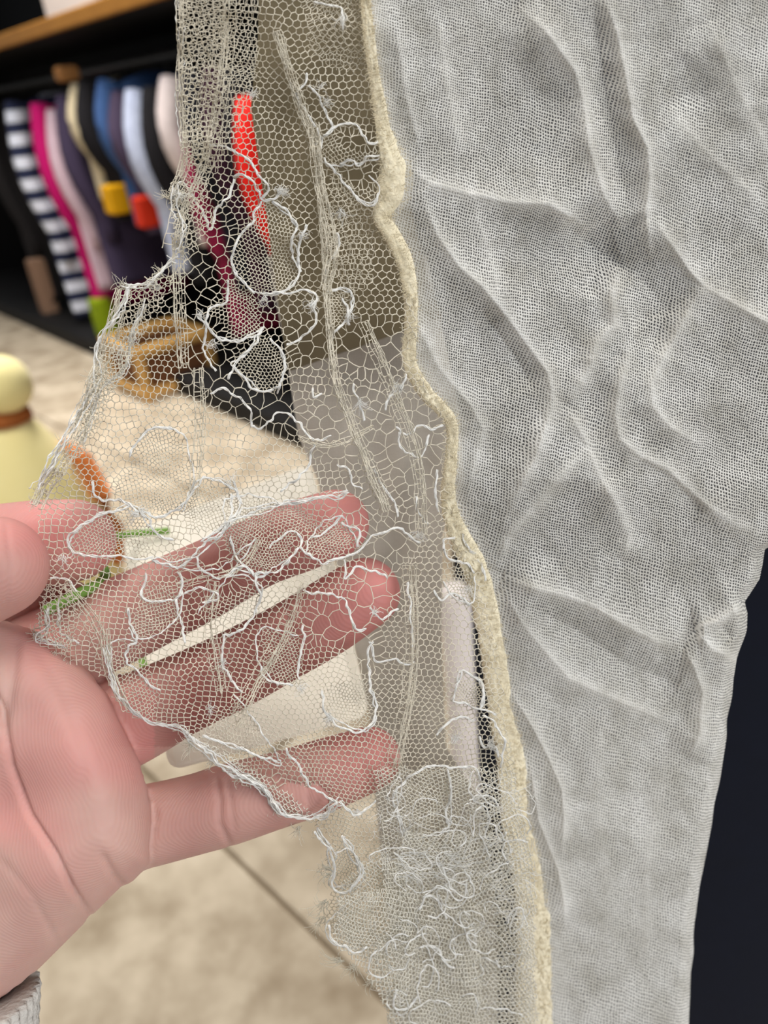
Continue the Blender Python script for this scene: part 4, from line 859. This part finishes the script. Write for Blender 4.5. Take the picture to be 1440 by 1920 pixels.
link('seam_edging', mesh_np('seam_edging', V, f), MAT['seam'], gar)
m = MB()
for k in range(5200):
    i = RNG.integers(2, n-2); side = RNG.uniform(-1.0, 1.0); p0 = cen[i] + nn[i]*side*wd[i]; a = math.atan2(nn[i][1]*np.sign(side), nn[i][0]*np.sign(side)) + RNG.normal(0, .9); L = RNG.uniform(4, 11)
    q = [p0]
    for j in range(3): q.append(q[-1] + np.array([math.cos(a), math.sin(a)])*L/3); a += RNG.normal(0, .5)
    q = np.array(q); d = gauze_base(q[:,1]) - 0.0016 - 0.45*min(wd[i], 11)*0.16/F_PX*math.sqrt(max(0, 1-side*side)) - np.linspace(0, .0003, 4)
    m.tube(P(q[:,0], q[:,1], d), np.array([.55,.5,.4,.25])*d/F_PX, 3, cap=False)
MAT['fuzz'] = thread_mat('cream_fuzz', srgb(240, 230, 204), 0.3)
tag(m.build('edging_fuzz', MAT['fuzz'], gar), kind='stuff')

# =================================================================== HAND
person = empty('person', P(-150, 1960, 0.165), 'bare left hand pinching torn lace between thumb and index finger, other fingers spread behind it', 'hand')
hb = MB()
def finger(rows, flat=0.92, n=24):
    """rows of (px, py, depth, radius px); the end gets a rounded cap"""
    r = np.asarray(rows, float); c = smooth_path(r, 10); pts = P(c[:,0], c[:,1], c[:,2]); rad = c[:,3]*c[:,2]/F_PX
    t = pts[-1]-pts[-4]; t /= np.linalg.norm(t)
    for a in np.linspace(0.12, math.pi/2*0.97, 8):
        pts = np.vstack([pts, pts[len(c)-1] + t*rad[len(c)-1]*math.sin(a)*1.0]); rad = np.append(rad, rad[len(c)-1]*math.cos(a))
    T = np.gradient(pts, axis=0); T /= np.linalg.norm(T, axis=1)[:, None]
    S1 = np.cross(T, FWD); S1 /= np.linalg.norm(S1, axis=1)[:, None]; S2 = np.cross(T, S1); an = np.arange(n)*2*math.pi/n
    V = (pts[:, None] + rad[:, None, None]*(np.cos(an)[None, :, None]*S1[:, None] + flat*np.sin(an)[None, :, None]*S2[:, None])).reshape(-1, 3); m_ = len(pts)
    f = [(i*n+k, i*n+(k+1) % n, (i+1)*n+(k+1) % n, (i+1)*n+k) for i in range(m_-1) for k in range(n)] + [tuple(range(n))[::-1], tuple((m_-1)*n+k for k in range(n))]
    hb.add(V, f)
finger([(-330,1300,.156,130),(-180,1165,.151,108),(-90,1105,.149,99),(-8,1063,.1485,96)])                                    # thumb
finger([(-330,1230,.184,92),(-160,1090,.180,90),(-40,1042,.177,88),(60,1022,.175,84),(138,1013,.1745,78)])                   # index, tip behind the lace
finger([(-60,1300,.176,84),(90,1226,.179,86),(220,1166,.178,82),(300,1128,.177,78),(380,1090,.176,74),(480,1038,.1745,67),(560,1006,.1735,68),(629,981,.173,64)])   # middle
finger([(-260,1200,.186,90),(-60,1152,.186,70),(60,1140,.185,54),(130,1130,.184,44)])                                              # web between index and middle
finger([(0,1440,.174,88),(130,1402,.178,88),(240,1352,.178,85),(345,1300,.177,76),(430,1260,.176,74),(540,1201,.1745,71),(610,1160,.1735,71),(684,1112,.173,67)])   # ring
finger([(60,1590,.168,84),(190,1566,.170,80),(285,1546,.171,75),(370,1525,.1715,73),(430,1507,.1715,74),(520,1481,.1715,69),(600,1456,.1715,67),(692,1423,.1715,60)])  # little finger
PALM = [(-420,1240),(-160,1120),(0,1158),(70,1180),(150,1240),(203,1296),(234,1366),(262,1420),(280,1480),(289,1545),(284,1618),(246,1660),(231,1664),(182,1712),(168,1722),(104,1790),(46,1842),(-40,1905),(-200,2060),(-420,2160),(-640,1900),(-600,1500)]
gs = 6; gx = np.arange(-660, 310, gs); gy = np.arange(1110, 2180, gs); GX, GY = np.meshgrid(gx, gy)
pd, _ = poly_dist(PALM + [PALM[0]], GX, GY); ins = inside(PALM, GX, GY); sd = np.where(ins, pd, -pd)
Rr = 120.0; prof = np.sqrt(np.clip(1 - (1 - np.clip(sd / Rr, 0, 1))**2, 0, 1))
def bump(cx, cy, r): return np.exp(-(((GX-cx)**2 + (GY-cy)**2) / r**2))
front = 0.166 - prof*(0.0125 + 0.004*bump(150, 1400, 110) + 0.004*bump(120, 1620, 150) + 0.006*bump(-120, 1420, 180) - 0.0035*bump(10, 1500, 70))
back = 0.166 + prof*0.011
ok = ins & (sd > 0)
cell = ok[:-1, :-1] & ok[1:, :-1] & ok[1:, 1:] & ok[:-1, 1:]
vid = -np.ones(GX.shape, int); used = np.zeros(GX.shape, bool)
for a, b in ((slice(None,-1),slice(None,-1)),(slice(1,None),slice(None,-1)),(slice(1,None),slice(1,None)),(slice(None,-1),slice(1,None))): used[a, b] |= cell
nv = used.sum(); vid[used] = np.arange(nv)
q = np.stack([vid[:-1,:-1][cell], vid[1:,:-1][cell], vid[1:,1:][cell], vid[:-1,1:][cell]], -1)
Vp = np.vstack([P(GX[used], GY[used], front[used]), P(GX[used], GY[used], back[used])])
qe = {}
for quad in q:
    for k in range(4):
        a, b = quad[k], quad[(k+1) % 4]
        if (b, a) in qe: del qe[(b, a)]
        else: qe[(a, b)] = 1
side = [(b, a, a+nv, b+nv) for a, b in qe]
hb.add(Vp, [tuple(x) for x in q] + [tuple(x[::-1] + nv) for x in q] + side)
raw = mesh_np('hand_raw', np.vstack(hb.v), hb.f)
import bmesh
bm = bmesh.new(); bm.from_mesh(raw); bmesh.ops.recalc_face_normals(bm, faces=bm.faces); bm.to_mesh(raw); bm.free()
tmp = bpy.data.objects.new('hand_raw', raw); col.objects.link(tmp)
rm = tmp.modifiers.new('r', 'REMESH'); rm.mode = 'VOXEL'; rm.voxel_size = 0.00055; rm.use_smooth_shade = True
sm = tmp.modifiers.new('s', 'SMOOTH'); sm.factor = 0.5; sm.iterations = 9
dg = bpy.context.evaluated_depsgraph_get(); hm = bpy.data.meshes.new_from_object(tmp.evaluated_get(dg)); hm.name = 'hand'
bpy.data.objects.remove(tmp, do_unlink=True)
co = np.empty(len(hm.vertices)*3, np.float32); hm.vertices.foreach_get('co', co); co = co.reshape(-1, 3).astype(float)
nr_ = np.empty(len(hm.vertices)*3, np.float32); hm.vertices.foreach_get('normal', nr_); nr_ = nr_.reshape(-1, 3)
rel_ = co - CAM; dz_ = rel_ @ FWD; hx = 720 + F_PX*(rel_ @ RIGHT)/dz_; hy = 960 - F_PX*(rel_ @ UP)/dz_
facing = np.clip(-(nr_ @ FWD) * 2, 0, 1)
CREASE = [([(-40,1240),(0,1321),(22,1440),(54,1527),(103,1602),(135,1667),(171,1719)], 1.3, 6), ([(271,1472),(290,1527),(282,1581),(284,1619)], .8, 7), ([(404,1450),(412,1500),(412,1545),(433,1590)], .6, 6), ([(424,1450),(434,1510),(440,1560)], .35, 5),
  ([(233,1667),(215,1645),(190,1600)], .5, 7), ([(30,1190),(24,1260),(10,1340),(-20,1420)], .7, 12), ([(60,1200),(120,1300),(160,1420),(150,1520)], .25, 12), ([(-10,1600),(60,1680),(110,1770)], .25, 8),
  ([(560,1385),(575,1440),(580,1520)], .4, 6), ([(520,1100),(545,1180),(560,1260)], .5, 7), ([(470,980),(490,1050),(505,1110)], .5, 7), ([(330,1080),(350,1140),(360,1190)], .5, 7), ([(385,1210),(405,1280),(420,1330)], .5, 7), ([(10,970),(20,1060),(10,1150)], .2, 5)]
push = np.zeros(len(co))
for path, dep, wd_ in CREASE:
    d_, fr = poly_dist(path, hx, hy); push += dep*1e-3*np.exp(-(d_/wd_)**2)*np.clip(np.minimum(fr, 1-fr)*5 + 0.3, 0, 1)
co -= nr_*(push*facing)[:, None]
hm.vertices.foreach_set('co', co.astype(np.float32).ravel()); hm.update()
shade = np.zeros(len(co))
for (tx, ty, r_) in ((660,975,120),(715,1105,120),(715,1415,130),(170,1010,120)): shade = np.maximum(shade, np.exp(-(((hx-tx)**2+(hy-ty)**2)/r_**2)))
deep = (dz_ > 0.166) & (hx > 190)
tipm = shade.copy()
shade = np.clip(-shade*0.3 + 0.85*np.clip((hx-200)/160, 0, 1)*np.where(hy < 1400, 1, 0.45) + 0.12*vnoise(hx, hy, 60, 111), 0, 1)  # finger shade painted into the skin colour, weaker at the tips
shade = np.clip(shade + 0.28*((hx < 105) & (hy < 1165)), 0, 1)  # thumb darkened as if shaded
at = hm.attributes.new('skin_shade', 'FLOAT', 'POINT'); at.data.foreach_set('value', shade.astype(np.float32))
pink = np.clip(0.75*tipm + np.where(hx < 290, 0.45*np.clip(vnoise(hx, hy, 110, 112) + 0.25, 0, 1), 0), 0, 1)
hm.attributes.new('pink', 'FLOAT', 'POINT').data.foreach_set('value', pink.astype(np.float32))
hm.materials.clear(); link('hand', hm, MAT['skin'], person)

# knitted cuff at the wrist
ax0, ax1 = P(-142, 1893, 0.164), P(-112, 2160, 0.164); ca = (ax1-ax0)/np.linalg.norm(ax1-ax0); s1 = np.cross(ca, FWD); s1 /= np.linalg.norm(s1); s2 = np.cross(ca, s1)
V = []; nr2, nc = 40, 400
for i in range(nr2):
    t_ = i/(nr2-1)
    for k in range(nc):
        a = 2*math.pi*k/nc; rib = 1 + 0.014*math.cos(a*50) + 0.006*math.cos(t_*120 + a*25)
        R_ = (0.010, 0.0205, 0.0228)[i] if i < 3 else 0.0235*(1 - 0.35*t_); V.append(ax0 + ca*(max(0, i - 2)/(nr2 - 3)*0.05 + (0.002 if i == 0 else 0)) + rib*R_*(math.cos(a)*s1*1.0 + math.sin(a)*s2*0.86))
f = [(i*nc+k, i*nc+(k+1) % nc, (i+1)*nc+(k+1) % nc, (i+1)*nc+k) for i in range(nr2-1) for k in range(nc)] + [tuple((nr2-1)*nc+k for k in range(nc))]
MAT['knit'] = cloth_mat('grey_knit', srgb(214, 210, 204), srgb(178, 174, 168), scale=900, bump=0.5)
o = link('sleeve_cuff', mesh_np('sleeve_cuff', np.array(V), f), MAT['knit'], person); o['label'] = 'light grey ribbed knit cuff'
